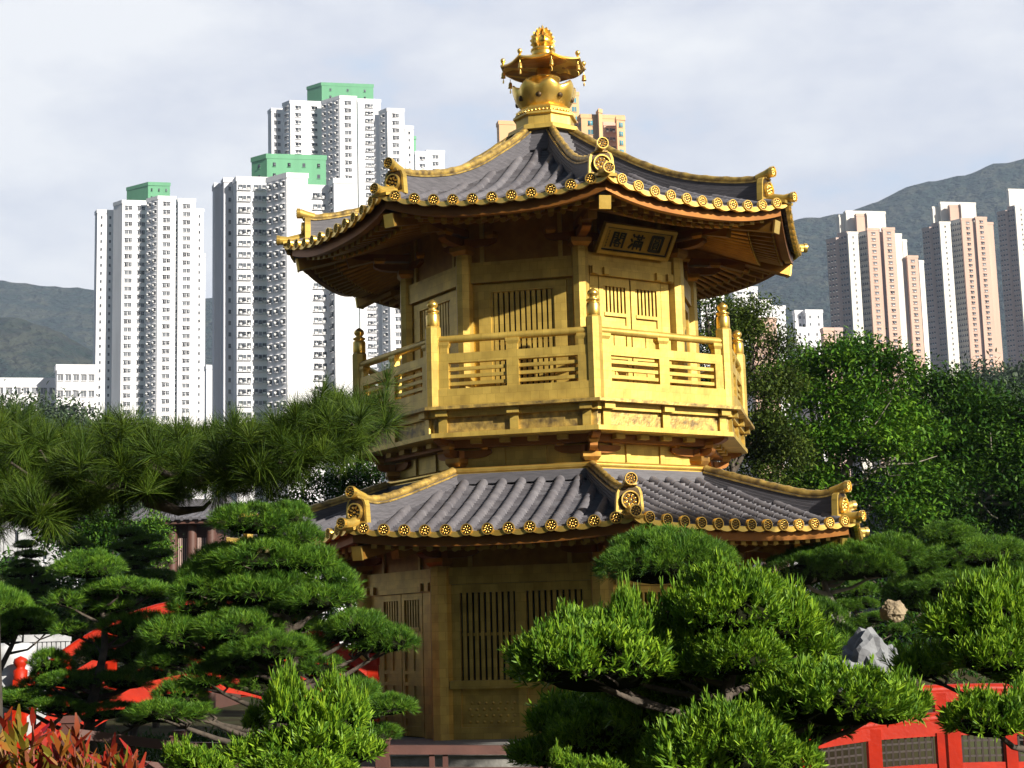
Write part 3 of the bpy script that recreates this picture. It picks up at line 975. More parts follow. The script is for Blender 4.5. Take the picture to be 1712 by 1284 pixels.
p = MB()
for x0, x1, y0, y1 in ((-W2, W2, H2 - .055, H2), (-W2, W2, -H2, -H2 + .055), (-W2, -W2 + .055, -H2 + .0555, H2 - .0555), (W2 - .055, W2, -H2 + .0555, H2 - .0555)):
    p.box(x0, x1, y0, y1, -.04, .035)
p.build('board_frame', [M['gold']], board)
p = MB()
q = .019
for x0, x1, y0, y1 in ((-W2 + .0555, W2 - .0555, H2 - .0555 - q, H2 - .0555), (-W2 + .0555, W2 - .0555, -H2 + .0555, -H2 + .0555 + q), (-W2 + .0555, -W2 + .0555 + q, -H2 + .0757, H2 - .0757), (W2 - .0555 - q, W2 - .0555, -H2 + .0757, H2 - .0757)):
    p.box(x0, x1, y0, y1, .0005, .012)
p.build('inner_border', [M['ink']], board)
def strokes(cx, cy, s, segs):
    b = MB()
    for x0, y0, x1, y1, w in segs:
        a = Vector(((x0 - 5) * s + cx, (5 - y0) * s * 1.05 + cy, .004)); c = Vector(((x1 - 5) * s + cx, (5 - y1) * s * 1.05 + cy, .004))
        d = (c - a).normalized(); a = a - d * w * s * .3; c = c + d * w * s * .3
        sd = Vector((-d.y, d.x, 0)) * w * s * .62
        b.hexa([a - sd, c - sd, c + sd, a + sd], [v + Vector((0, 0, .008)) for v in (a - sd, c - sd, c + sd, a + sd)])
    return b
s = .0245
GE = [(1, 1, 1, 9.6, 1), (1, 1.2, 4, 1.2, .8), (4, 1, 4, 4, .8), (1, 2.6, 4, 2.6, .6), (1, 4, 4, 4, .7), (9, 1, 9, 9.6, 1), (6, 1.2, 9, 1.2, .8), (6, 1, 6, 4, .8), (6, 2.6, 9, 2.6, .6), (6, 4, 9, 4, .7),
      (4.6, 4.4, 2.6, 6.2, .7), (4.4, 4.9, 6.2, 4.9, .6), (6.2, 4.9, 2.4, 7.4, .7), (3.8, 5.4, 7.4, 7.2, .7), (3.6, 7.4, 6.4, 7.4, .6), (3.6, 7.4, 3.6, 9.2, .7), (6.4, 7.4, 6.4, 9.2, .7), (3.6, 9.2, 6.4, 9.2, .6)]
MAN = [(1.2, 1, 2.2, 2.2, 1.1), (.6, 4, 1.7, 5, 1.1), (.5, 9.2, 2.4, 6.6, 1.1), (3.2, 2.2, 9.6, 2.2, .8), (5, .8, 5, 3.6, .8), (7.6, .8, 7.6, 3.6, .8), (5, 3.5, 7.6, 3.5, .6), (3.4, 4.8, 9.4, 4.8, .8),
       (3.6, 4.8, 3.6, 9.8, .9), (9.2, 4.8, 9.2, 9.8, .9), (6.4, 3.6, 6.4, 9.4, .7), (5, 5.8, 4.5, 8.2, .6), (5, 5.8, 5.6, 8.2, .6), (7.8, 5.8, 7.3, 8.2, .6), (7.8, 5.8, 8.4, 8.2, .6)]
YUAN = [(1.4, .8, 8.6, .8, 1.5), (1.4, 9.4, 8.6, 9.4, 1.5), (1.2, .8, 1.2, 9.4, 1.5), (8.8, .8, 8.8, 9.4, 1.5), (3.6, 2.2, 6.4, 2.2, .5), (3.6, 2.2, 3.6, 3.6, .5), (6.4, 2.2, 6.4, 3.6, .5), (3.6, 3.6, 6.4, 3.6, .5),
        (3.2, 4.5, 6.8, 4.5, .5), (3.2, 4.5, 3.2, 7.2, .5), (6.8, 4.5, 6.8, 7.2, .5), (3.2, 5.4, 6.8, 5.4, .4), (3.2, 6.3, 6.8, 6.3, .4), (3.2, 7.2, 6.8, 7.2, .5), (4.2, 7.4, 3.2, 8.3, .6), (5.8, 7.4, 6.8, 8.3, .6)]
for cx, sg in ((-.33, GE), (0.0, MAN), (.35, YUAN)):
    strokes(cx, 0, s, sg).build('written_character', [M['ink']], board)
b = MB()
for j in range(6):
    y = .12 - j * .045
    b.add([(-.53 + (j % 2) * .003, y, .004), (-.508, y, .004), (-.51, y - .022, .004), (-.528, y - .02, .004)], [(3, 2, 1, 0)])
    b.add([(-.524, y - .028, .0045), (-.511, y - .026, .0045), (-.512, y - .036, .0045), (-.523, y - .037, .0045)], [(3, 2, 1, 0)])
b.build('small_inscription', [M['ink']], board)
# ------------------------------------------------------------------ far city: tower blocks
def wall_mat(name, base, vary=0.16):
    return mat(name, base, 0.75, 0, vary=vary, scale=0.35, stretch=(1, 1, 0.12), detail=6)
M['white_wall'] = wall_mat('white_render', (0.78, 0.78, 0.82))
M['white_shade_wall'] = wall_mat('white_render_shade', (0.66, 0.66, 0.72))  # white render with the grey of its shaded sides put into the colour
M['green_wall'] = wall_mat('green_render', (0.12, 0.34, 0.19))
M['pink_wall'] = wall_mat('salmon_tile', (0.60, 0.40, 0.31))
M['pink_shade_wall'] = wall_mat('salmon_tile_shade', (0.50, 0.37, 0.33))  # salmon tile with the shade of the left faces put into the colour
M['cream_wall'] = wall_mat('cream_render', (0.76, 0.72, 0.66))
M['orange_wall'] = wall_mat('orange_tile', (0.66, 0.40, 0.20))
M['pane'] = mat('window_glass_dark', (0.065, 0.07, 0.085), 0.25, 0, island=0.85)
M['pane_blue'] = mat('window_glass_blue', (0.08, 0.24, 0.30), 0.2, 0, objvar=0.4)
M['ac'] = mat('pale_metal', (0.62, 0.62, 0.62), 0.6, 0, island=0.3)

def window_mesh(kind, wallm):
    """window in local x (along the wall), y (outwards), z (up)."""
    b = MB()
    if kind == 'pair':                       # two dark panes, hood and sill
        for x in (-0.62, 0.62):
            b.box(x - .50, x + .50, .02, .05, -.62, .62, 1)
            b.box(x - .03, x + .03, .051, .08, -.6, .6, 0)
        b.box(-1.3, 1.3, .02, .30, .66, .78, 0)
        b.box(-1.25, 1.25, .02, .20, -.78, -.66, 0)
    elif kind == 'ac':                       # pane with air conditioner box on a ledge
        b.box(-.75, .30, .02, .05, -.45, .75, 1)
        b.box(.38, 1.10, .02, .55, -.10, .42, 2)
        b.box(-.95, 1.25, .02, .50, -.66, -.54, 0)
        b.box(.36, 1.15, .02, .40, -.535, -.12, 1)
        b.box(-.95, 1.25, .02, .40, .80, .92, 0)
    elif kind == 'wide':                     # wide bay, three panes and two cooling units
        b.box(-1.5, -.55, .02, .06, -.55, .70, 1)
        b.box(-.45, .45, .02, .45, -.60, .70, 0)
        b.box(-.38, .38, .451, .48, -.35, .60, 1)
        b.box(.55, 1.5, .02, .06, -.55, .70, 1)
        for x in (-.98, .98): b.box(x - .34, x + .34, .061, .45, -.55, -.08, 2)
        b.box(-1.6, 1.6, .02, .50, -.78, -.66, 0)
    elif kind == 'small':
        b.box(-.36, .36, .02, .05, -.50, .50, 1)
        b.box(-.46, .46, .02, .18, -.62, -.52, 0)
    elif kind == 'slit':
        b.box(-1.0, 1.0, .02, .05, -.40, .55, 1)
        b.box(-.04, .04, .051, .09, -.40, .55, 0)
        b.box(-.40, .42, .06, .42, -.72, -.42, 2)
        b.box(-1.15, 1.15, .02, .30, -.86, -.74, 0)
        b.box(-1.15, 1.15, .02, .34, .62, .74, 0)
    elif kind == 'blue':
        b.box(-.8, .8, .02, .06, -.75, .75, 1)
        b.box(-.05, .05, .061, .10, -.75, .75, 0)
        b.box(-.9, .9, .02, .2, -.88, -.78, 0)
    me = b.mesh('window', [wallm, M['pane_blue'] if kind == 'blue' else M['pane'], M['ac']])
    return me

_wc = {}
def tower(name, label, group, D, blocks, yref=500, limit=100, floor=2.8, cat='tower block', base_y=None):
    """blocks: (xl, xc, xr, ytop, material, left kind, n, right kind, n, push) in photograph pixels; the nearest vertical edge is xc."""
    Y = D - CD
    g = lambda x: at(x, yref, Y)
    root = empty(name, (g(blocks[0][1]).x, Y, 0), 0, label, cat, group)
    o = Vector((g(blocks[0][1]).x, Y, 0))
    wins = []
    eye = Vector((0, -CD, ZC))
    for bi, (xl, xc, xr, yt, mk, lk, ln, rk, rn, push) in enumerate(blocks):
        zt = at(xc, yt, Y + push).z
        z0 = 0 if base_y is None else at(xc, base_y, Y).z
        F = at(xc, yref, Y + push); F.z = 0
        wl, wr = (xc - xl) * mpp(Y + push), (xr - xc) * mpp(Y + push)
        Lc = at(xl, yref, Y + push + max(3.0, wl * 0.8)); Lc.z = 0
        Rc = at(xr, yref, Y + push + max(1.0, wr * 0.22)); Rc.z = 0
        if xl == xc: Lc = F + Vector((0.0, 14.0, 0)) + (F - eye).normalized() * 1.0; Lc.z = 0
        if xr == xc: Rc = F + Vector((0.2, 12.0, 0)); Rc.z = 0
        lim = lambda a, b2, m: a + (b2 - a).normalized() * max((b2 - a).length, m)
        B = Rc + (Lc - F)
        fp = [F - o, Rc - o, B - o, Lc - o]
        m = MB()
        m.hexa([(p.x, p.y, z0) for p in fp], [(p.x, p.y, zt) for p in fp], 0)
        # parapet, a little proud of the walls
        cen = (fp[0] + fp[1] + fp[2] + fp[3]) / 4
        q = [cen + (p - cen) * 1.0 + (p - cen).normalized() * 0.25 for p in fp]
        m.hexa([(p.x, p.y, zt - .9) for p in q], [(p.x, p.y, zt + .35) for p in q], 0)
        m.build('wing', [M[mk]], root)
        for (A, Bp, kind, nc) in ((Lc, F, lk, ln), (F, Rc, rk, rn)):
            if not kind or not nc: continue
            d = (Bp - A); ln_ = d.length; d.normalize()
            nrm = Vector((d.y, -d.x, 0))
            ang = math.atan2(d.y, d.x)
            zz = zt - 2.4
            zlow = max(z0, at(xc, 735, Y).z)
            while zz > zlow:
                for c in range(nc):
                    p = A + d * ln_ * (c + 0.5) / nc
                    k2 = kind
                    wins.append((p - o + Vector((0, 0, zz)), ang, k2, mk, abs(nrm.dot((eye - p).normalized())), min(1.0, ln_ / nc / 3.4)))
                zz -= floor
    # the windows that show largest are parts, the others one part
    wins.sort(key=lambda w: -w[4] * (1 if w[0].z > 0 else .1))
    random.shuffle(wins)
    wins.sort(key=lambda w: -round(w[4], 1))
    rest = {}
    for i, (p, ang, kind, mk, _, sc_) in enumerate(wins):
        key = (kind, mk)
        if key not in _wc: _wc[key] = window_mesh(kind, M[mk])
        me = _wc[key]
        if i < limit:
            w = link('window', me, root, p, ang + PI)
            w.scale = (sc_, 1, 1)
        else:
            rest.setdefault(key, []).append((p, ang, sc_))
    vs, fs, mi = [], [], []
    mats = []
    for key, lst in rest.items():
        me = _wc[key]
        b0 = len(mats); mats += list(me.materials)
        co = np.array([v.co[:] for v in me.vertices]); fq = np.array([p.vertices[:] for p in me.polygons]); fm = np.array([p.material_index for p in me.polygons])
        for p, ang, sc_ in lst:
            a = ang + PI; ca, sa = math.cos(a), math.sin(a)
            x = co[:, 0] * sc_
            c2 = np.stack([x * ca - co[:, 1] * sa + p.x, x * sa + co[:, 1] * ca + p.y, co[:, 2] + p.z], 1)
            vs.append(c2); fs.append(fq); mi.append(fm + b0)
    if vs:
        n = 0; F2 = []
        for c2, fq in zip(vs, fs):
            F2.append(fq + n); n += len(c2)
        me = np_mesh('window', np.concatenate(vs), np.concatenate(F2), mats)
        me.polygons.foreach_set('material_index', np.concatenate(mi).astype(np.int32)); me.update()
        tag(link('window', me, root), kind='stuff')
    return root

W_, G_, GR = 'white_wall', 'white_shade_wall', 'green_wall'
tower('residential_tower', 'white tower block with green roof box, leftmost of the white towers', 'white tower blocks', 530, [
    (210, 246, 283, 306, GR, None, 0, 'small', 3, 9),
    (157, 161, 190, 352, W_, None, 0, 'small', 2, 5),
    (188, 203, 246, 336, W_, None, 0, 'pair', 2, 0),
    (244, 263, 293, 329, W_, 'ac', 2, 'pair', 1, -4),
    (292, 297, 326, 333, W_, 'ac', 1, 'pair', 1, 0),
    (322, 326, 340, 350, W_, 'small', 1, 'small', 1, 5),
    (338, 340, 343, 425, G_, None, 0, None, 0, 8)])
tower('residential_tower', 'white tower block with green roof box standing between the leftmost and the tallest', 'white tower blocks', 380, [
    (421, 447, 547, 259, GR, 'small', 1, 'small', 4, 8),
    (355, 358, 372, 308, G_, None, 0, None, 0, 6),
    (370, 374, 394, 299, G_, None, 0, 'small', 1, 3),
    (390, 396, 448, 297, W_, None, 0, 'wide', 2, 0),
    (446, 480, 516, 291, W_, 'ac', 3, None, 0, -6),
    (514, 516, 554, 311, W_, None, 0, 'wide', 1, 0),
    (552, 560, 592, 300, W_, 'ac', 1, None, 0, -2)])
tower('residential_tower', 'tallest white tower block, with stepped roofline and green roof box, beside the upper golden eave', 'white tower blocks', 570, [
    (516, 541, 629, 139, GR, None, 0, 'small', 3, 9),
    (449, 455, 475, 182, W_, None, 0, 'pair', 1, 5),
    (474, 487, 542, 169, W_, 'pair', 1, 'slit', 2, 0),
    (540, 571, 600, 161, W_, 'ac', 3, 'pair', 1, -6),
    (599, 602, 641, 166, W_, None, 0, 'wide', 1, 0),
    (638, 652, 681, 182, W_, 'ac', 1, 'pair', 1, -3),
    (680, 682, 696, 211, W_, None, 0, 'small', 1, 4),
    (686, 692, 700, 228, GR, None, 0, None, 0, 12),
    (695, 699, 722, 254, W_, None, 0, 'slit', 1, 8)])
tower('residential_tower', 'low white tower top with two small windows just left of the upper roof slope', 'white tower blocks', 620, [
    (714, 718, 748, 252, W_, None, 0, 'pair', 1, 0),
    (700, 706, 740, 262, W_, None, 0, 'small', 2, 4)])
tower('residential_tower', 'orange tower block with blue windows behind the golden roof finial', None, 470, [
    (838, 842, 872, 203, 'orange_wall', None, 0, None, 0, 6),
    (940, 946, 979, 154, 'orange_wall', None, 0, 'blue', 2, 4),
    (976, 982, 1013, 192, 'orange_wall', 'blue', 1, 'blue', 1, 0),
    (1008, 1012, 1018, 183, 'orange_wall', None, 0, None, 0, -1),
    (1016, 1020, 1042, 205, 'pink_wall', None, 0, 'wide', 1, 5),
    (1040, 1042, 1056, 195, 'orange_wall', None, 0, 'blue', 1, 0),
    (1014, 1017, 1055, 193, 'orange_wall', None, 0, None, 0, 9)])
def pink_tower(label, dx, dy, sc_, D=760):
    P = lambda x: 1385 + dx + (x - 1385) * sc_
    T = lambda y: y + dy
    bl = [(1402, 1408, 1440, 360, 'cream_wall', None, 0, None, 0, 14), (1416, 1420, 1486, 353, 'cream_wall', None, 0, None, 0, 12),
          (1434, 1437, 1452, 358, 'pink_wall', None, 0, None, 0, 8), (1452, 1455, 1485, 356, 'cream_wall', None, 0, None, 0, 8),
          (1384, 1400, 1408, 398, 'pink_shade_wall', 'slit', 3, None, 0, 5), (1404, 1418, 1421, 388, 'pink_shade_wall', 'slit', 3, None, 0, 3),
          (1419, 1421, 1438, 388, 'cream_wall', None, 0, 'small', 1, 0), (1437, 1454, 1456, 386, 'cream_wall', 'ac', 5, None, 0, 3),
          (1452, 1454, 1474, 382, 'pink_wall', None, 0, 'slit', 1, -2), (1473, 1475, 1480, 388, 'pink_shade_wall', None, 0, None, 0, 3),
          (1478, 1480, 1500, 381, 'pink_wall', None, 0, 'slit', 1, -2), (1499, 1500, 1511, 391, 'cream_wall', None, 0, None, 0, 1),
          (1510, 1512, 1519, 401, 'cream_wall', None, 0, None, 0, 3), (1515, 1518, 1536, 428, 'pink_wall', None, 0, 'slit', 1, 0),
          (1535, 1537, 1545, 436, 'cream_wall', None, 0, None, 0, 1)]
    tower('residential_tower', label, 'salmon tower blocks', D, [(P(a), P(b), P(c), T(d), *r) for a, b, c, d, *r in bl], yref=450, floor=2.9, limit=100)
pink_tower('salmon and cream tower block with a stepped right side, leftmost of the salmon towers', 0, 0, 1.0)
bl2 = [(1562, 1566, 1600, 346, 'cream_wall', None, 0, None, 0, 14), (1577, 1580, 1639, 338, 'cream_wall', None, 0, None, 0, 12), (1592, 1595, 1612, 343, 'pink_wall', None, 0, None, 0, 8), (1611, 1614, 1638, 341, 'cream_wall', None, 0, None, 0, 8),
       (1546, 1558, 1564, 380, 'pink_shade_wall', 'slit', 3, None, 0, 5), (1563, 1574, 1576, 372, 'pink_shade_wall', 'slit', 3, None, 0, 3), (1574, 1576, 1594, 371, 'cream_wall', None, 0, 'small', 1, 0),
       (1593, 1612, 1614, 366, 'cream_wall', 'ac', 5, None, 0, 3), (1611, 1613, 1634, 365, 'pink_wall', None, 0, 'slit', 1, -2), (1632, 1634, 1637, 372, 'pink_shade_wall', None, 0, None, 0, 3),
       (1635, 1637, 1656, 363, 'pink_wall', None, 0, 'slit', 1, -2), (1654, 1656, 1666, 372, 'pink_wall', None, 0, None, 0, 1)]
tower('residential_tower', 'salmon and cream tower block in the middle of three, straight sided', 'salmon tower blocks', 850, bl2, yref=450, floor=2.9)
bl3 = [(1692, 1696, 1790, 316, 'cream_wall', None, 0, None, 0, 12), (1674, 1688, 1694, 352, 'pink_shade_wall', 'slit', 3, None, 0, 5), (1692, 1703, 1705, 344, 'pink_shade_wall', 'slit', 3, None, 0, 3), (1703, 1705, 1724, 343, 'cream_wall', None, 0, 'small', 1, 0), (1722, 1742, 1744, 340, 'cream_wall', 'ac', 5, None, 0, 3), (1742, 1744, 1780, 338, 'pink_wall', None, 0, 'slit', 2, 0)]
tower('residential_tower', 'salmon tower block cut off by the right edge of the photo', 'salmon tower blocks', 900, bl3, yref=450, floor=2.9)
tower('apartment_building', 'white apartment building just under the right tip of the upper eave', 'low white apartment buildings', 600, [(1165, 1172, 1192, 484, W_, None, 0, 'pair', 1, 0), (1188, 1192, 1212, 478, W_, 'small', 1, 'slit', 1, 4)], yref=520)
tower('apartment_building', 'white apartment building with a tall square stair tower, above the olive green tree', 'low white apartment buildings', 610, [(1221, 1228, 1268, 480, W_, None, 0, 'slit', 2, 0), (1262, 1266, 1290, 502, W_, None, 0, 'small', 3, 2), (1288, 1292, 1313, 512, W_, 'small', 2, 'small', 2, 4)], yref=520)
tower('apartment_building', 'pale salmon low block with its top hidden in the olive green tree', None, 560, [(1252, 1258, 1298, 532, 'pink_wall', None, 0, 'small', 4, 0)], yref=540)
tower('apartment_building', 'stepped white apartment building left of the salmon towers', 'low white apartment buildings', 590, [(1326, 1330, 1346, 520, W_, None, 0, 'small', 1, 2), (1342, 1348, 1376, 519, W_, 'small', 1, 'small', 2, 0), (1322, 1330, 1372, 548, W_, None, 0, 'small', 3, -8)], yref=540)
tower('apartment_building', 'small salmon block standing against the foot of the leftmost salmon tower', None, 570, [(1372, 1377, 1394, 549, 'pink_wall', None, 0, 'small', 2, 0), (1393, 1396, 1409, 549, 'pink_shade_wall', None, 0, 'small', 2, 2)], yref=560)
tower('school_building', 'long low white building with rows of windows at the left edge, below the mountain', None, 330, [(-60, -50, 95, 634, W_, None, 0, 'pair', 10, 0), (92, 95, 160, 612, W_, None, 0, 'pair', 5, -2)], yref=640, cat='building', floor=3.4)
tower('apartment_building', 'narrow white slab between the two left towers', None, 450, [(342, 345, 357, 612, W_, None, 0, None, 0, 0)], yref=640)
# ------------------------------------------------------------------ terrain
M['ground'] = mat('dark_garden_soil', (0.045, 0.050, 0.025), 0.95, 0, hue=(0.03, 0.022, 0.014), scale=0.8, bump=0.5, bscale=8, spec=0.02)
g = MB(); n = 40
vs = []; 
b = MB(); b.add([(-6000, -6000, 0), (6000, -6000, 0), (6000, 6000, 0), (-6000, 6000, 0)], [(0, 1, 2, 3)])
tag(b.build('ground', [M['ground']]), kind='structure')

def ridge_height(px, table, Dist):
    y = np.interp(px, [a for a, _ in table], [b for _, b in table])
    return at(px, y, Dist - CD).z
def noise1(x, seed):
    r = np.random.default_rng(seed); ph = r.random(12) * 6.28; fr = 1.7 ** np.arange(12) * 0.004
    return sum(np.sin(x * f + p) / (1.5 ** i) for i, (f, p) in enumerate(zip(fr, ph)))
def mountain(name, table, Dist, front, seed, mtl, rough):
    """heightfield ridge whose skyline follows the photograph, falling towards the viewer and behind."""
    r = np.random.default_rng(seed)
    nx, ny = 220, 70
    xs = np.linspace(-500, 2250, nx)
    crest = np.array([ridge_height(x, table, Dist) for x in xs])
    X = np.array([at(x, 600, Dist - CD).x for x in xs])
    ph = r.random((24, 2)) * 6.28; kx = r.normal(0, 1, (24, 2))
    V = np.zeros((ny, nx, 3))
    for j in range(ny):
        f = j / (ny - 1)
        s = 1 - abs(f - 0.72) / 0.72 if f < 0.72 else 1 - (f - 0.72) / 0.28
        s = max(0.0, s)
        yy = Dist - CD - front * (0.72 - f) / 0.72
        sc_ = (yy + CD) / Dist
        prof = s ** 1.25
        nz = np.zeros(nx)
        for q in range(24):
            lam = front * 0.9 / (1.25 ** q)
            nz += np.sin((X * kx[q, 0] + yy * kx[q, 1]) * 2 * PI / lam + ph[q, 0]) * lam * 0.022
        V[j, :, 0] = X * sc_; V[j, :, 1] = yy
        damp = min(1.0, abs(1 - s) * 3.0) * (s ** 0.4 if s > 0 else 0)
        V[j, :, 2] = np.maximum(-3, crest * prof + nz * rough * damp + (r.normal(0, 1.2, nx) * (crest > 0)) * 0.6) if s > 0 else -3
    idx = np.arange(ny * nx).reshape(ny, nx)
    q = np.stack([idx[:-1, :-1], idx[:-1, 1:], idx[1:, 1:], idx[1:, :-1]], -1).reshape(-1, 4)
    me = np_mesh(name, V.reshape(-1, 3), q, mtl, True)
    return tag(link(name, me), kind='structure')
M['mountain'] = mat('wooded_slope', (0.036, 0.042, 0.030), 0.95, 0, hue=(0.009, 0.022, 0.018), scale=0.030, detail=15, bump=1.0, bscale=0.08)
M['mountain'].node_tree.nodes['Bump'].inputs['Distance'].default_value = 30.0
M['mountain'].node_tree.nodes['Color Ramp'].color_ramp.elements[0].position = 0.46
M['mountain'].node_tree.nodes['Color Ramp'].color_ramp.elements[1].position = 0.60
sky_l = [(-600, 520), (-200, 470), (0, 463), (60, 472), (110, 474), (160, 480), (260, 500), (350, 492), (600, 470), (900, 470), (1160, 452), (1240, 410), (1310, 371), (1345, 358), (1382, 356), (1430, 347), (1480, 331), (1520, 312), (1556, 299), (1600, 293), (1640, 284), (1672, 271), (1692, 264), (1712, 264), (1800, 240), (2000, 215), (2300, 260)]
mountain('mountain', sky_l, 2100, 1100, 3, M['mountain'], 0.55)
low = [(-600, 560), (-100, 540), (0, 522), (40, 528), (90, 545), (160, 585), (300, 640), (420, 690), (900, 760), (1200, 760), (1500, 700), (1650, 620), (1712, 608), (1900, 570), (2300, 560)]
mountain('foothill', low, 1300, 500, 5, M['mountain'], 0.35)

# ------------------------------------------------------------------ leaves
def leaf_mat(name, base, island=0.35, rough=0.45, transl=0.25, tcol=None, hue=None, scale=2.0, spec=0.4):
    return mat(name, base, rough, 0, island=island, transl=transl, tcol=tcol, hue=hue, scale=scale, spec=spec, vary=0.0)
M['podo'] = leaf_mat('podocarpus_leaf', (0.175, 0.315, 0.016), 0.5, 0.55, 0.22, hue=(0.055, 0.145, 0.010), scale=5.0, spec=.25)
M['pine_pad'] = leaf_mat('pine_needle_green', (0.105, 0.225, 0.018), 0.5, 0.5, 0.16, hue=(0.036, 0.105, 0.012), scale=5.0, spec=.2)
M['long_pine'] = leaf_mat('long_needle', (0.055, 0.098, 0.008), 0.55, 0.55, 0.10, hue=(0.020, 0.045, 0.005), scale=4.0, spec=.15)
M['broad'] = leaf_mat('broad_leaf', (0.088, 0.205, 0.014), 0.45, 0.55, 0.20, hue=(0.030, 0.090, 0.008), scale=0.9, spec=.12)
M['olive'] = leaf_mat('olive_leaf', (0.082, 0.128, 0.017), 0.4, 0.55, 0.20, hue=(0.030, 0.052, 0.009), scale=1.2, spec=.12)
M['dark_leaf'] = leaf_mat('dark_leaf', (0.046, 0.122, 0.010), 0.45, 0.55, 0.16, hue=(0.014, 0.042, 0.005), scale=0.9, spec=.12)
M['wood_leaf'] = leaf_mat('hillside_leaf', (0.045, 0.075, 0.025), 0.4, 0.6, 0.1, hue=(0.025, 0.05, 0.018), scale=0.2)
M['bark'] = mat('grey_brown_bark', (0.085, 0.065, 0.05), 0.9, 0, hue=(0.03, 0.024, 0.018), scale=12, bump=0.6, bscale=30)
M['bark_pale'] = mat('pale_bark', (0.30, 0.27, 0.23), 0.9, 0, hue=(0.16, 0.14, 0.12), scale=8, bump=0.4)
M['twig_shade'] = mat('twig_shade_core', (0.012, 0.014, 0.007), 1.0, spec=0.0)  # near-black twig core, the shade inside the pads put into its colour

def unit(v): return v / (np.linalg.norm(v, axis=1, keepdims=True) + 1e-9)
def leaf_quads(pos, d, L, W, droop=0.1, rng=RNG, mid=0.5, roll=.6):
    """strap leaves of two quads each."""
    n = len(pos)
    up = np.tile(np.array([[0, 0, 1.0]]), (n, 1)) + rng.normal(0, roll, (n, 3))
    s = unit(np.cross(d, up))
    nrm = np.cross(s, d)
    L = np.asarray(L).reshape(-1, 1) * np.ones((n, 1)); W = np.asarray(W).reshape(-1, 1) * np.ones((n, 1))
    p1 = pos + d * L * mid
    p2 = pos + d * L - nrm * L * droop
    v = np.stack([pos - s * W * .22, pos + s * W * .22, p1 + s * W * .5, p1 - s * W * .5, p2 + s * W * .12, p2 - s * W * .12], 1).reshape(-1, 3)
    b = np.arange(n)[:, None] * 6
    q = np.concatenate([b + np.array([[0, 1, 2, 3]]), b + np.array([[3, 2, 4, 5]])], 0)
    return v, q
def shoots(base, axis, nl, L, W, spread, ln, rng=RNG, droop=0.08, jit=0.25):
    """whorls of leaves on short shoots: base (S,3), axis (S,3)."""
    S = len(base)
    ax = np.repeat(axis, nl, 0); bs = np.repeat(base, nl, 0)
    r = unit(np.cross(ax, rng.normal(0, 1, (S * nl, 3))))
    al = rng.uniform(spread[0], spread[1], (S * nl, 1))
    d = unit(ax * np.cos(al) + r * np.sin(al))
    pos = bs + ax * rng.uniform(0, ln, (S * nl, 1))
    Ls = L * rng.uniform(1 - jit, 1 + jit, S * nl)
    return leaf_quads(pos, d, Ls, W, droop, rng)
def join_np(parts):
    n = 0; V = []; Q = []
    for v, q in parts:
        V.append(v); Q.append(q + n); n += len(v)
    return np.concatenate(V), np.concatenate(Q)
def ico_core(rx, ry, rz, cz, rng, n=14, m=8):
    v = []; 
    for j in range(m + 1):
        th = PI * j / m
        for k in range(n):
            a = 2 * PI * k / n
            w = 1 + 0.12 * math.sin(3 * a + j)
            v.append((rx * w * math.sin(th) * math.cos(a), ry * w * math.sin(th) * math.sin(a), cz + rz * math.cos(th)))
    q = [(j * n + k, j * n + (k + 1) % n, (j + 1) * n + (k + 1) % n, (j + 1) * n + k) for j in range(m) for k in range(n)]
    return np.array(v), np.array(q)

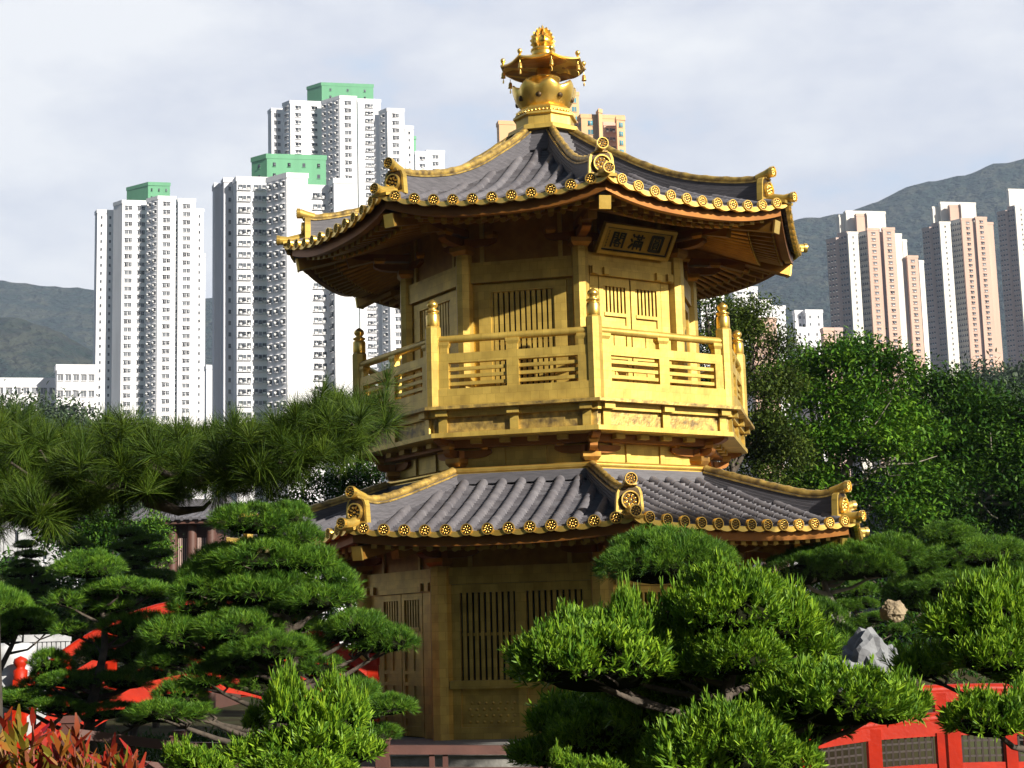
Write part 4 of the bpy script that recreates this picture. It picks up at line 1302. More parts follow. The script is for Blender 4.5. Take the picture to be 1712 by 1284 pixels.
def pad_mesh(kind, R, flat, seed):
    """cloud-pruned pad: leafy dome of radius R and height R*flat, flat or hollow beneath."""
    rng = np.random.default_rng(seed)
    lobes = [(0, 0, 1.0)] + [(rng.uniform(-.55, .55), rng.uniform(-.5, .5), rng.uniform(.45, .7)) for _ in range(4)]
    sp = {'podo': 0.031, 'pine': 0.036}[kind]
    area = PI * R * R * 1.35
    S = int(min(1700, max(40, area / sp ** 2)))
    # points on the upper surface of the union of lobes
    P = []
    while len(P) < S:
        x, y = rng.uniform(-1.1, 1.1, 2)
        h = -1
        if math.sin(x * 5.1 + seed) * math.sin(y * 4.7 + seed * .7) > .62: continue      # gaps between tufts
        for lx, ly, lr in lobes:
            d2 = ((x - lx) ** 2 + (y - ly) ** 2) / lr ** 2
            if d2 < 1: h = max(h, math.sqrt(1 - d2) * lr)
        if h < 0: continue
        P.append((x, y, h * (1 + .16 * math.sin(x * 6.3 + seed) * math.cos(y * 5.9 - seed)) + rng.normal(0, .06)))
    P = np.array(P)
    rad = np.sqrt(P[:, 0] ** 2 + P[:, 1] ** 2)
    nrm = np.stack([P[:, 0] * 0.8, P[:, 1] * 0.8, 0.35 + P[:, 2] * .8], 1)
    nrm = unit(unit(nrm) + rng.normal(0, .22, (S, 3)) + np.array([[0, 0, .25 if kind == 'pine' else .75]]))
    pos = np.stack([P[:, 0] * R, P[:, 1] * R, P[:, 2] * R * flat], 1)
    # shoots around the rim and below
    E = S // 4
    a = rng.uniform(0, 2 * PI, E); rr = rng.uniform(.35, 1.02, E)
    e = np.stack([np.cos(a) * rr * R, np.sin(a) * rr * R, rng.uniform(-.10, .22, E) * R * flat], 1)
    en = unit(np.stack([np.cos(a), np.sin(a), rng.uniform(-.25, .7, E)], 1))
    base = np.concatenate([pos, e]); ax = np.concatenate([nrm, en])
    if kind == 'podo':
        p1 = shoots(base - ax * .05, ax, 13, .050, .0098, (.15, 1.0), .055, rng, .06)
        ex = rng.random(len(base)) < .05
        p2 = shoots(base[ex], unit(ax[ex] + np.array([[0, 0, .8]])), 14, .050, .009, (.10, .6), .07, rng, .02)
        parts = [p1, p2]
    else:
        p1 = shoots(base - ax * .03, ax, 20, .070, .0042, (.1, 1.05), .035, rng, .03)
        parts = [p1]
    v, q = join_np(parts)
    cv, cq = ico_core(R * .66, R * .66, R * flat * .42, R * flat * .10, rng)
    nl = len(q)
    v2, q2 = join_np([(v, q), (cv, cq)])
    me = np_mesh('foliage_pad', v2, q2, [M['podo' if kind == 'podo' else 'pine_pad'], M['twig_shade']])
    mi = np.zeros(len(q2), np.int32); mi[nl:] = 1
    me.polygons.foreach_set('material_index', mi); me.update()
    return me
PADS = {}
for kind in ('podo', 'pine'):
    for R in (.16, .26, .40, .60):
        PADS[kind, R] = [pad_mesh(kind, R, .62, int(R * 1000) + 17 * k + (5 if kind == 'podo' else 0)) for k in range(2)]

PBOX = {}
for lst in PADS.values():
    for me in lst:
        co = np.empty(len(me.vertices) * 3, np.float32); me.vertices.foreach_get('co', co); co = co.reshape(-1, 3)
        PBOX[me.name] = (float(np.percentile(np.abs(co[:, 0]), 96)), float(np.percentile(co[:, 2], 4)), float(np.percentile(co[:, 2], 97)))

def niwaki(name, label, kind, Y, trunk_x, pads, cat='pruned tree', group=None, base_z=0.0, trunk_r=0.06, depth=0.45, barkm='bark', trunk_top=None):
    """pruned tree: pads are (px, py, half width px, half height px[, extra depth])."""
    rng = np.random.default_rng(sum(ord(c) * (i + 1) for i, c in enumerate(label)) % 99991)
    xs = [p[0] for p in pads]; ys = [p[1] for p in pads]
    tx = at(trunk_x, min(ys), Y).x
    root = empty(name, (tx, Y, base_z), 0, label, cat, group)
    o = Vector((tx, Y, base_z))
    tb = MB()
    pts3 = []
    for p in pads:
        px, py, hw, hh = p[:4]
        dY = p[4] if len(p) > 4 else rng.uniform(-depth, depth)
        c = at(px, py, Y + dY); m = mpp(Y + dY)
        rw, rh = hw * m, hh * m
        R = min((.16, .26, .40, .60), key=lambda r: abs(math.log(r / rw)))
        me = PADS[kind, R][int(rng.integers(2))]
        ob = link('foliage_pad', me, root, c - o - Vector((0, 0, rh * 0.75)))
        hx, zl, zh_ = PBOX[me.name]
        sx = rw * 1.06 / hx; sz = min(1.4, max(.42, 2 * rh * (.80 if kind == 'podo' else .70) / (zh_ - zl)))
        ob.scale = (sx, min(1.15, sx) * rng.uniform(.8, 1.0), sz)
        ob.location = c - o - Vector((0, 0, (zl + zh_) / 2 * sz - rh * .18))
        ob.rotation_euler = (rng.normal(0, .05), rng.normal(0, .05), rng.uniform(0, 2 * PI) if sx < 1.15 else rng.choice([0, PI]) + rng.normal(0, .15))
        pts3.append((c - o - Vector((0, 0, rh * .6)), rw))
    top = max(p.z for p, _ in pts3)
    # wavy trunk and limbs
    k = 9; tr = []
    amp = .05 * top
    tt = top * (trunk_top or .93)
    topx = min(pts3, key=lambda q: -q[0].z + 1.2 * abs(q[0].x))[0]
    for i in range(k + 1):
        f = i / k
        tr.append(Vector((topx.x * f ** 1.5 + amp * math.sin(f * 7 + tx), topx.y * f ** 1.5 + amp * math.cos(f * 5.3), tt * f)))
    tb.tube(tr, [trunk_r * (1.25 - f / k * .95) for f in range(k + 1)], 9, 0)
    for p, rw in pts3:
        zst = max(.12, min(tt, p.z - .25 * abs(p.x) - .10))
        f = zst / tt * k; i = min(k - 1, int(f))
        s = tr[i].lerp(tr[i + 1], f - i)
        mid = s.lerp(p, .5) + Vector((rng.normal(0, .04), rng.normal(0, .04), rng.uniform(-.07, .0)))
        r0 = trunk_r * .5 * (1.1 - zst / tt * .6)
        tb.tube([s, s.lerp(mid, .5), mid, mid.lerp(p, .6), p + Vector((0, 0, .03))], [r0, r0 * .85, r0 * .7, r0 * .5, r0 * .35], 6, 0)
        for _ in range(4):
            a = rng.uniform(0, 2 * PI)
            e = p + Vector((math.cos(a) * rw * .7, math.sin(a) * rw * .7, .02))
            tb.tube([mid.lerp(p, .6), mid.lerp(e, .75) , e], [r0 * .4, r0 * .3, r0 * .15], 4, 0)
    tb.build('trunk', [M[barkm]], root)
    return root
# ------------------------------------------------------------------ broadleaf trees
def crown_mesh(name, blobs, leaf, n_clump, per, mtl, seed, spread=.28, lobes=9):
    """blobs: (x, y, z, rx, ry, rz) relative to the tree; leaves gathered in clumps near the surface."""
    rng = np.random.default_rng(seed)
    sub = []
    for b in blobs:                                    # each bough carries smaller domes of leaves
        for _ in range(lobes):
            d = unit(rng.normal(0, 1, (1, 3)))[0]; f = rng.uniform(.45, .95); r = rng.uniform(.28, .48)
            sub.append((b[0] + d[0] * b[3] * f, b[1] + d[1] * b[4] * f, b[2] + d[2] * b[5] * f, b[3] * r, b[4] * r, b[5] * r * .8))
    blobs = sub if lobes else blobs
    vol = np.array([b[3] * b[4] * b[5] for b in blobs]) ** (2 / 3); vol = vol / vol.sum()
    parts = []
    which = rng.choice(len(blobs), n_clump, p=vol)
    B = np.array(blobs)[which]
    d = rng.normal(0, 1, (n_clump, 3)); d[:, 2] = np.where(d[:, 2] < -.2, -d[:, 2] * .6, d[:, 2]); d = unit(d)
    rr = rng.uniform(.25, 1.0, (n_clump, 1)) ** .45 * (1 + rng.normal(0, .10, (n_clump, 1)))
    c = B[:, :3] + d * B[:, 3:] * rr
    ax = unit(d + np.array([[0, 0, .35]]) + rng.normal(0, .35, (n_clump, 3)))
    cc = np.repeat(c, per, 0); aa = np.repeat(ax, per, 0)
    N = len(cc)
    pos = cc + rng.normal(0, spread, (N, 3)) * np.array([[1, 1, .75]])
    dirs = unit(aa * np.array([[1, 1, .4]]) + rng.normal(0, .6, (N, 3)))
    L = leaf * rng.uniform(.7, 1.3, N)
    v, q = leaf_quads(pos, dirs, L, leaf * .46, .18, rng, .5, .3)
    me = np_mesh(name, v, q, mtl)
    return me, c
def tree(label, Y, trunk_x, blobs_px, leaf, n_clump, per, mk, seed, cat='tree', group=None, trunk_r=.16, barkm='bark', name='broadleaf_tree', spread=.26, limbs=True, gz=0.0):
    """blobs_px: (px, py, half width, half height, dY)."""
    rng = np.random.default_rng(seed)
    tx = at(trunk_x, 900, Y).x
    root = empty(name, (tx, Y, gz), 0, label, cat, group)
    o = Vector((tx, Y, gz))
    bl = []
    for px, py, hw, hh, dY in blobs_px:
        c = at(px, py, Y + dY) - o; m = mpp(Y + dY)
        bl.append((c.x, c.y, c.z, hw * m * 1.12, max(hw, hh) * m * .85, hh * m * 1.12))
    me, cl = crown_mesh('crown', bl, leaf, n_clump, per, M[mk], seed, spread)
    link('crown', me, root)
    tb = MB()
    top = max(b[2] for b in bl)
    k = 8; tr = [Vector((.12 * math.sin(i * 1.3 + seed), .12 * math.cos(i * 1.7), top * .8 * i / k)) for i in range(k + 1)]
    tb.tube(tr, [trunk_r * (1.3 - i / k * 1.0) for i in range(k + 1)], 10, 0)
    if limbs:
        for b in bl:
            e = Vector(b[:3]); f = max(.25, min(.85, (e.z - .45 * math.hypot(e.x, e.y)) / (top * .8 + 1e-6)))
            s = tr[int(f * k)]
            mid = s.lerp(e, .5) + Vector((0, 0, -.1))
            r0 = trunk_r * .5
            tb.tube([s, mid, e], [r0, r0 * .7, r0 * .35], 6, 0)
            for _ in range(5):
                d = Vector(rng.normal(0, 1, 3)).normalized()
                e2 = e + Vector((d.x * b[3], d.y * b[4], d.z * b[5])) * .85
                tb.tube([mid.lerp(e, .6), mid.lerp(e2, .7), e2], [r0 * .4, r0 * .25, r0 * .1], 4, 0)
    tb.build('trunk', [M[barkm]], root)
    return root

tree('olive green feathery tree behind the right end of the balcony', 9, 1235,
     [(1205, 545, 45, 50, 0), (1260, 580, 50, 70, .5), (1200, 640, 45, 60, -.3), (1275, 690, 55, 70, 0), (1230, 560, 40, 60, 1), (1290, 640, 40, 60, .6), (1180, 520, 25, 30, 0), (1240, 760, 60, 60, .4), (1300, 780, 50, 60, .5)],
     .085, 1250, 26, 'olive', 21, spread=.17, trunk_r=.12)
tree('bright green broadleaf tree with a pointed top, rising in front of the salmon towers', 12, 1400,
     [(1390, 640, 65, 70, 0), (1430, 600, 34, 45, .4), (1490, 640, 40, 50, 0), (1320, 650, 50, 55, 0), (1330, 730, 70, 70, -.4), (1440, 720, 85, 80, -.5), (1390, 800, 80, 60, 0), (1500, 760, 70, 80, 0), (1300, 830, 60, 50, .5), (1470, 840, 70, 50, 0), (1340, 610, 24, 26, 0)],
     .12, 1500, 28, 'broad', 22, spread=.22, trunk_r=.16, barkm='bark_pale')
tree('dark green dense broadleaf tree filling the right edge', 14, 1640,
     [(1600, 700, 75, 75, 0), (1680, 740, 80, 90, 0), (1560, 780, 70, 80, -.4), (1640, 830, 95, 70, -.5), (1720, 840, 70, 90, 0), (1540, 860, 60, 50, 0), (1580, 665, 40, 40, 0), (1740, 720, 50, 70, 0), (1530, 690, 36, 40, 0), (1640, 680, 50, 40, .3), (1600, 900, 90, 40, 0)],
     .12, 2100, 30, 'dark_leaf', 23, spread=.24, trunk_r=.2, barkm='bark_pale')
tree('leafy tree behind the balcony brackets on the left, above the long-needle pine', 8, 590,
     [(585, 770, 40, 45, 0), (620, 790, 30, 35, 0), (560, 830, 60, 40, 0), (510, 830, 50, 40, 0), (640, 760, 20, 25, .3)],
     .085, 330, 24, 'dark_leaf', 24, spread=.16, trunk_r=.09)
tree('round dark shrub-like tree under the pine branch, left of the tiled hall', 12, 170,
     [(160, 880, 50, 45, 0), (135, 910, 40, 40, 0), (195, 885, 36, 36, 0), (160, 925, 55, 34, 0), (100, 870, 50, 45, 0), (60, 850, 50, 40, .5)],
     .11, 460, 24, 'dark_leaf', 25, spread=.18, trunk_r=.08)
tree('cone-shaped evergreen standing beside the small tiled hall', 14, 255,
     [(258, 870, 14, 20, 0), (255, 895, 26, 22, 0), (255, 920, 36, 22, 0), (258, 945, 42, 22, 0)],
     .08, 330, 22, 'pine_pad', 26, name='evergreen_tree', spread=.13, trunk_r=.07)

B_ = 'broad'
for lab, Y, tx, bl, mk, sd in (
    ('dark bushy tree at the left edge behind the tiered pines', 9, 30, [(20, 985, 60, 45, 0), (80, 1000, 50, 45, 0), (-20, 1030, 60, 40, 0), (50, 1035, 60, 30, 0), (120, 1020, 40, 40, 0), (60, 1095, 90, 40, 0), (150, 1110, 70, 45, 0), (-20, 1110, 60, 50, 0)], 'dark_leaf', 61),
    ('dark bushy tree behind the pines and the left red bridge', 8, 300, [(200, 1010, 60, 40, 0), (300, 1030, 60, 50, 0), (380, 1010, 55, 50, 0), (250, 1060, 70, 30, 0)], 'dark_leaf', 62),
    ('dark leafy tree close behind the left corner of the pavilion', 9, 500, [(470, 900, 55, 50, 0), (540, 930, 60, 60, 0), (430, 960, 60, 60, 0), (520, 1010, 80, 60, 0), (600, 1000, 50, 80, 0), (600, 900, 40, 50, 0), (450, 1040, 80, 40, 0)], 'dark_leaf', 63),
    ('dark bushy tree filling the gap behind the rocks at the right', 7, 1480, [(1380, 985, 60, 50, 0), (1470, 960, 70, 50, 0), (1560, 1000, 80, 50, 0), (1330, 1030, 50, 50, 0), (1430, 1050, 90, 40, 0), (1580, 1070, 80, 40, 0), (1680, 1040, 70, 60, 0)], 'dark_leaf', 64)):
    tree(lab, Y, tx, bl, .11, 560, 26, mk, sd, spread=.2, trunk_r=.09)

# unseen tree added at right, crown shaped to keep the ground floor in shade
def shade_tree():
    u = Vector((math.cos(SUN_AZ), math.sin(SUN_AZ), 0)); w = Vector((-u.y, u.x, 0))
    p = u * 13.0 + Vector((0, -2.4, 0)) - w * .6
    root = empty('broadleaf_tree', (p.x, p.y, 0), 0, 'unseen tall broadleaf tree added right of the viewer to shade the ground floor', 'tree')
    bl = []
    for s, dz_, r, h in ((-1.15, 0, .8, .7), (-.4, 0, 1.1, .72), (.5, 0, 1.1, .72), (1.4, 0, 1.1, .72)):
        bl.append((w.x * s, w.y * s, 1.27 + 13.0 * math.tan(SUN_EL) + dz_, r, r, h))
    me, _ = crown_mesh('crown', bl, .16, 800, 26, M['broad'], 29, .22)
    link('crown', me, root)
    t = MB(); t.tube([(0, 0, 0), (.1, 0, 3), (0, .1, 5.5), (0, 0, 6.5)], [.22, .18, .14, .06], 10)
    for b in bl: t.tube([(0, .05, 4.5), (b[0] * .5, b[1] * .5, 5.6), (b[0], b[1], b[2])], [.09, .06, .03], 6)
    t.build('trunk', [M['bark']], root)
shade_tree()

# unseen trees added behind the viewer: a mass that shuts off the low southern sky
rg2 = np.random.default_rng(91); bl = []
for i in range(46):
    a = R_(rg2.uniform(195, 345)); r = rg2.uniform(30, 42)
    bl.append((r * math.cos(a), -25 + r * math.sin(a) * .8, rg2.uniform(1.5, 7.0), 3.2, 3.2, 2.8))
for i in range(90):
    a = R_(rg2.uniform(188, 282)); r = rg2.uniform(7, 18); z = rg2.uniform(2.0, 15.5)
    bl.append((-2.5 + r * math.cos(a), -25.5 + r * math.sin(a), z, 1.9, 1.9, 1.6))
gw, _ = crown_mesh('added_wood', bl, .45, 5200, 14, M['dark_leaf'], 92, 1.0, 0)
gwo = tag(link('added_wood', gw), 'unseen trees added behind the viewer to shut off the low sky', 'woods', None, 'stuff')

# woods on the near hills: far masses nobody could count
def wood(name, pxs, Y, table, depth, seed, size, per, mk='wood_leaf'):
    rng = np.random.default_rng(seed)
    bl = []
    for i in range(pxs[2]):
        px = rng.uniform(pxs[0], pxs[1]); f = rng.random() ** 1.3
        y = np.interp(px, [a for a, _ in table], [b for _, b in table]) + f * 90
        c = at(px, y + 8, Y - f * depth); m = mpp(Y - f * depth)
        r = size * rng.uniform(.7, 1.4)
        bl.append((c.x, c.y, c.z - r * .6, r, r, r))
    me, _ = crown_mesh(name, bl, size * .17, len(bl) * 16, per * 2, M[mk], seed, size * .30, 0)
    return tag(link(name, me), None, None, None, 'stuff')
wl = wood('hillside_wood', (-120, 200, 70), 160, [(-150, 650), (0, 662), (60, 668), (110, 684), (150, 704), (210, 734)], 50, 31, 3.2, 16)
wl['label'] = 'wooded hillside at the left below the long low building'; wl['category'] = 'woods'
wr = wood('hillside_wood', (1560, 1800, 60), 170, [(1540, 690), (1590, 640), (1620, 618), (1712, 604), (1800, 610)], 50, 32, 3.2, 16)
wr['label'] = 'blue-green wood on the hill at the right, under the salmon towers'; wr['category'] = 'woods'
hl_ = MB()
for (x0, x1, yy, Yd) in ((-200, 200, 735, 175), (1530, 1850, 705, 185)):
    a, c = at(x0, yy, Yd), at(x1, yy, Yd)
    hl_.hexa([(a.x, Yd - 90, -1), (c.x, Yd - 90, -1), (c.x, Yd + 60, -1), (a.x, Yd + 60, -1)], [(a.x, Yd - 10, a.z - 3), (c.x, Yd - 10, c.z - 3), (c.x, Yd + 40, c.z - 3), (a.x, Yd + 40, a.z - 3)])
tag(hl_.build('hill', [M['mountain']]), kind='structure')

# ------------------------------------------------------------------ long-needled pine hanging in from the left
def needle_cluster(seed, tufts=5, needles=170):
    rng = np.random.default_rng(seed)
    base = rng.normal(0, .085, (tufts, 3)) * np.array([[1, 1, .8]])
    ax = unit(rng.normal(0, .45, (tufts, 3)) + np.array([[0, -.1, .75]]))
    b = np.repeat(base, needles, 0); a = np.repeat(ax, needles, 0)
    r = unit(np.cross(a, rng.normal(0, 1, a.shape)))
    al = rng.uniform(.05, 1.75, (len(a), 1))
    d = unit(a * np.cos(al) + r * np.sin(al))
    L = rng.uniform(.07, .130, len(a))
    v, q = leaf_quads(b + a * rng.uniform(0, .04, (len(a), 1)), d, L, .0020, .12 , rng, .55)
    return np_mesh('needle_cluster', v, q, M['long_pine'])
NC = [needle_cluster(40 + k) for k in range(6)]
Yp = -18.3
lp = empty('long_needle_pine', (at(-60, 900, Yp).x, Yp, 0), 0, 'long-needled pine whose dark branches reach in across the left middle', 'pine tree')
lo_ = lp.location.copy()
rng = np.random.default_rng(77)
topx = [0, 100, 200, 300, 400, 470, 520, 560, 600, 628]; topy = [702, 728, 728, 742, 748, 735, 712, 690, 668, 672]
botx = [0, 60, 120, 200, 260, 330, 420, 500, 560, 600, 628]; boty = [880, 865, 838, 828, 822, 808, 798, 778, 748, 716, 695]
cnt = 0; cpos = []
while cnt < 98:
    x = rng.uniform(-30, 602)
    a, c = np.interp(x, topx, topy), np.interp(x, botx, boty)
    y = a + 20 + (c - a - 30) * (rng.random() ** 1.15)
    if y < a + 15: continue
    dY = rng.uniform(-.7, .9)
    p = at(x, y, Yp + dY) - lo_
    o = link('needle_cluster', NC[int(rng.integers(6))], lp, p)
    s = rng.uniform(.85, 1.12)
    o.scale = (s, s, s); o.rotation_euler = (rng.normal(0, .25), rng.normal(0, .25), rng.uniform(0, 6.28))
    cpos.append((p, x)); cnt += 1
# what shows behind the near clusters: one mass of the same needles
vs = []; qs = []
ncv = [np.array([v.co[:] for v in m.vertices]) for m in NC]; ncq = [np.array([p.vertices[:] for p in m.polygons]) for m in NC]
n0 = 0
for _ in range(150):
    x = rng.uniform(-40, 595)
    a, c = np.interp(x, topx, topy), np.interp(x, botx, boty)
    y = a + 16 + (c - a - 26) * rng.random()
    if rng.random() < .3: x = rng.uniform(-40, 110); y = rng.uniform(780, 850)
    p = at(x, y, Yp + rng.uniform(.1, 1.3)) - lo_
    k = int(rng.integers(6)); t = rng.uniform(0, 6.28)
    v = ncv[k]
    vs.append(np.stack([v[:, 0] * math.cos(t) - v[:, 1] * math.sin(t) + p.x, v[:, 0] * math.sin(t) + v[:, 1] * math.cos(t) + p.y, v[:, 2] + p.z], 1)); qs.append(ncq[k] + n0); n0 += len(v)
tag(link('needle_cluster', np_mesh('needle_cluster', np.concatenate(vs), np.concatenate(qs), M['long_pine']), lp), kind='stuff')
tb = MB()
q0 = Vector((0, 0, 0))
def L_(x, y, dY=0.2): return at(x, y, Yp + dY) - lo_
tb.tube([q0, Vector((.05, .05, .8)), L_(-55, 960), L_(-70, 860), L_(-60, 760)], [.17, .15, .13, .12, .09], 10)
main = [L_(-70, 870), L_(20, 838), L_(120, 815), L_(230, 800), L_(330, 795), L_(420, 775), L_(500, 755), L_(560, 725), L_(605, 700)]
tb.tube(main, [.08, .07, .06, .05, .042, .034, .026, .018, .010], 8)
tb.tube([L_(-65, 800), L_(60, 765), L_(160, 765), L_(260, 770)], [.06, .045, .03, .015], 7)
tb.tube([L_(230, 800, .2), L_(250, 838, .1), L_(300, 855, .1), L_(340, 850, .1), L_(352, 838, .1)], [.035, .03, .02, .012, .008], 6)
for p, x in cpos:
    i = min(range(len(main)), key=lambda j: (main[j] - p).length)
    tb.tube([main[i], main[i].lerp(p, .6) + Vector((0, 0, -.03)), p], [.014, .009, .006], 4)
tb.build('trunk', [M['bark']], lp)

# ------------------------------------------------------------------ cloud-pruned trees
P_ = 'podo'; N_ = 'pine'
niwaki('pruned_podocarpus', 'large bright green cloud-pruned tree in front of the right side of the pavilion', P_, -15.6, 1215,
       [(1000, 1098, 128, 56, 0), (930, 1088, 62, 36, -.2), (1060, 1050, 55, 50, .1), (1045, 1020, 30, 45, .1), (1215, 1010, 105, 50, 0), (1140, 1018, 44, 40, .1), (1295, 1025, 64, 44, .25), (1195, 962, 44, 24, .05), (1262, 975, 44, 24, .1), (1230, 1090, 95, 38, -.1), (1130, 1105, 70, 40, .1), (1400, 1165, 120, 46, -.1), (1310, 1150, 70, 46, .2), (1480, 1172, 60, 40, .0), (1215, 1235, 105, 52, -.4), (1290, 1265, 70, 40, -.2), (1150, 1260, 60, 40, -.5), (960, 1060, 60, 40, .1), (1095, 1085, 50, 45, 0), (890, 1090, 34, 24, -.1), (1170, 1050, 60, 40, .1), (1330, 1070, 60, 36, .5), (1150, 1140, 90, 34, .5), (1260, 1130, 70, 36, .4), (1060, 1140, 70, 30, .5), (1360, 1205, 60, 32, .3), (1350, 1120, 50, 30, .4), (1100, 1185, 70, 40, .55), (1190, 1180, 70, 36, .4), (1285, 1210, 60, 40, .2)], trunk_r=.075)
niwaki('pruned_podocarpus', 'low dark pad of a pruned tree in the shade before the pavilion wall', P_, -14.6, 985,
       [(985, 1215, 85, 42, 0), (930, 1205, 45, 30, .1), (1060, 1225, 60, 40, .2), (1000, 1160, 40, 18, .3), (905, 1258, 50, 28, .1), (1030, 1275, 80, 30, .1), (1090, 1250, 70, 40, .3), (1050, 1180, 60, 30, .4), (950, 1180, 50, 24, .2)], trunk_r=.05)
niwaki('pruned_podocarpus', 'bright green bush with upright shoots at the bottom, left of the middle', P_, -17.0, 520,
       [(478, 1172, 40, 44, 0), (480, 1142, 18, 24, 0), (552, 1195, 50, 40, .05), (588, 1185, 26, 34, .1), (520, 1235, 66, 36, -.1), (432, 1255, 50, 26, 0), (596, 1248, 44, 28, 0), (500, 1280, 84, 26, -.2), (428, 1200, 22, 22, .1), (556, 1146, 20, 26, .1)], trunk_r=.045)
niwaki('pruned_podocarpus', 'small yellow-green sprig at the bottom edge beside the brown railing post', P_, -18.2, 325,
       [(320, 1268, 38, 22, 0), (290, 1255, 18, 14, 0), (360, 1280, 30, 16, 0)], trunk_r=.025)
niwaki('pruned_podocarpus', 'small yellow-green sprig at the bottom edge under the dark pad', P_, -18.0, 965,
       [(955, 1278, 26, 16, 0), (930, 1262, 10, 10, 0), (1010, 1284, 30, 10, 0)], trunk_r=.02)
niwaki('pruned_podocarpus', 'bright green cloud-pruned tree at the right edge above the red bridge', P_, -14.8, 1690,
       [(1650, 1015, 60, 48, 0), (1600, 1035, 50, 38, 0), (1690, 985, 40, 35, .2), (1660, 1085, 70, 38, -.1), (1700, 1050, 60, 50, .1), (1600, 1090, 40, 26, .2), (1720, 1110, 50, 40, 0), (1540, 1110, 40, 30, .5), (1655, 1195, 72, 36, -.4), (1710, 1190, 50, 34, -.3)], trunk_r=.07)
niwaki('pruned_pine', 'dome-topped pine with a bare stem, against the lower eave of the pavilion', N_, -8.4, 1112,
       [(1110, 932, 98, 50, 0), (1088, 925, 62, 42, .2), (1140, 935, 64, 42, -.1)], trunk_r=.05, trunk_top=.96)
niwaki('pruned_pine', 'wide flat-topped pine under the right end of the lower eave', N_, -2.5, 1392,
       [(1340, 950, 62, 32, 0), (1420, 940, 75, 34, .1), (1490, 918, 48, 28, .3), (1390, 925, 55, 24, .2), (1465, 945, 45, 24, 0)], trunk_r=.13, barkm='bark_pale')
niwaki('pruned_pine', 'broad dark layered pine at the right below the dense tree', N_, 1.0, 1630,
       [(1585, 888, 42, 18, 0), (1620, 925, 92, 30, 0), (1680, 935, 50, 28, .2), (1560, 945, 60, 24, 0), (1600, 975, 80, 26, -.2), (1520, 985, 40, 24, 0), (1670, 985, 60, 26, 0), (1540, 1000, 50, 26, .2), (1700, 970, 40, 30, 0)], trunk_r=.09)
niwaki('pruned_pine', 'small many-tiered pine left of the tan rock', N_, 0.5, 1448,
       [(1440, 985, 24, 14, 0), (1445, 1008, 22, 10, 0), (1415, 1012, 26, 12, 0), (1462, 1032, 34, 10, 0), (1425, 1042, 26, 9, 0), (1420, 1056, 24, 8, 0), (1480, 1028, 20, 10, 0), (1500, 1050, 16, 10, 0)], trunk_r=.04)
niwaki('pruned_pine', 'dark green pine mound between the bright tree and the grey rock', N_, -6.5, 1400,
       [(1395, 1080, 70, 36, 0), (1365, 1035, 50, 36, .2), (1340, 1060, 40, 30, .2), (1412, 1100, 30, 22, 0), (1340, 1100, 40, 26, .2)], trunk_r=.04)
niwaki('pruned_pine', 'large many-layered pine between the left red bridge and the pavilion', N_, -10.5, 455,
       [(425, 868, 76, 30, 0), (480, 862, 40, 26, .1), (490, 895, 46, 24, .1), (440, 930, 85, 34, 0), (530, 935, 36, 26, 0), (375, 935, 50, 30, .2), (340, 960, 45, 30, .2), (345, 985, 52, 26, 0), (420, 985, 60, 30, -.1), (465, 975, 50, 28, 0), (555, 968, 48, 26, .1), (530, 998, 52, 26, -.1), (575, 990, 30, 22, 0), (330, 1012, 50, 22, .1), (400, 1045, 68, 32, -.1), (300, 1055, 56, 32, 0), (340, 1050, 50, 26, .3), (600, 1045, 48, 28, 0), (650, 1068, 46, 26, 0), (620, 1075, 40, 20, .1), (450, 1082, 68, 28, -.2), (400, 1095, 50, 22, 0), (535, 1112, 42, 20, 0), (590, 1150, 40, 24, .2), (645, 1178, 46, 20, .1), (285, 1098, 48, 20, .2), (345, 1130, 38, 26, 0), (300, 1160, 42, 26, .1), (275, 1190, 54, 22, -.2), (325, 1188, 34, 14, -.1), (620, 1225, 46, 18, .2), (480, 1040, 56, 26, .2), (390, 1112, 50, 22, .1), (440, 1135, 60, 26, .2), (500, 1080, 50, 22, .1), (400, 1010, 50, 24, .2), (495, 935, 44, 26, 0), (360, 1085, 50, 24, .2), (480, 1010, 40, 22, 0), (390, 960, 44, 24, 0), (560, 1060, 30, 18, .2)], trunk_r=.085, depth=.5)
niwaki('pruned_pine', 'layered pine at the left with a rounded top pad, behind the red-leaved shrub', N_, -9.0, 190,
       [(148, 945, 58, 26, 0), (110, 1000, 34, 17, 0), (165, 985, 30, 18, .1), (205, 980, 34, 18, -.1), (250, 985, 34, 17, 0), (205, 1045, 40, 22, 0), (240, 1040, 34, 22, .1), (120, 1050, 32, 16, .2), (85, 1105, 36, 22, 0), (75, 1125, 24, 16, .1), (110, 1135, 44, 16, -.2), (150, 1132, 34, 16, 0), (205, 1137, 42, 18, -.1), (235, 1090, 40, 24, .2), (60, 1165, 52, 14, 0), (95, 1180, 46, 16, -.3), (30, 1170, 34, 16, .1), (180, 1188, 52, 16, -.2), (240, 1195, 40, 18, .1), (262, 1080, 40, 26, .3), (250, 1120, 40, 20, .2), (175, 1085, 44, 24, .3), (160, 1015, 40, 20, .2), (195, 1010, 34, 18, .1), (150, 1160, 44, 16, .2), (20, 1165, 44, 18, .3), (60, 1145, 30, 14, .3)], trunk_r=.07)
niwaki('pruned_pine', 'bushy yellow-green tree cut by the left edge above the white stonework', N_, -8.0, 5,
       [(15, 1010, 34, 26, 0), (40, 1035, 46, 24, 0), (80, 1050, 26, 14, .2), (0, 1045, 40, 30, 0), (-20, 1000, 40, 30, .2)], trunk_r=.06)
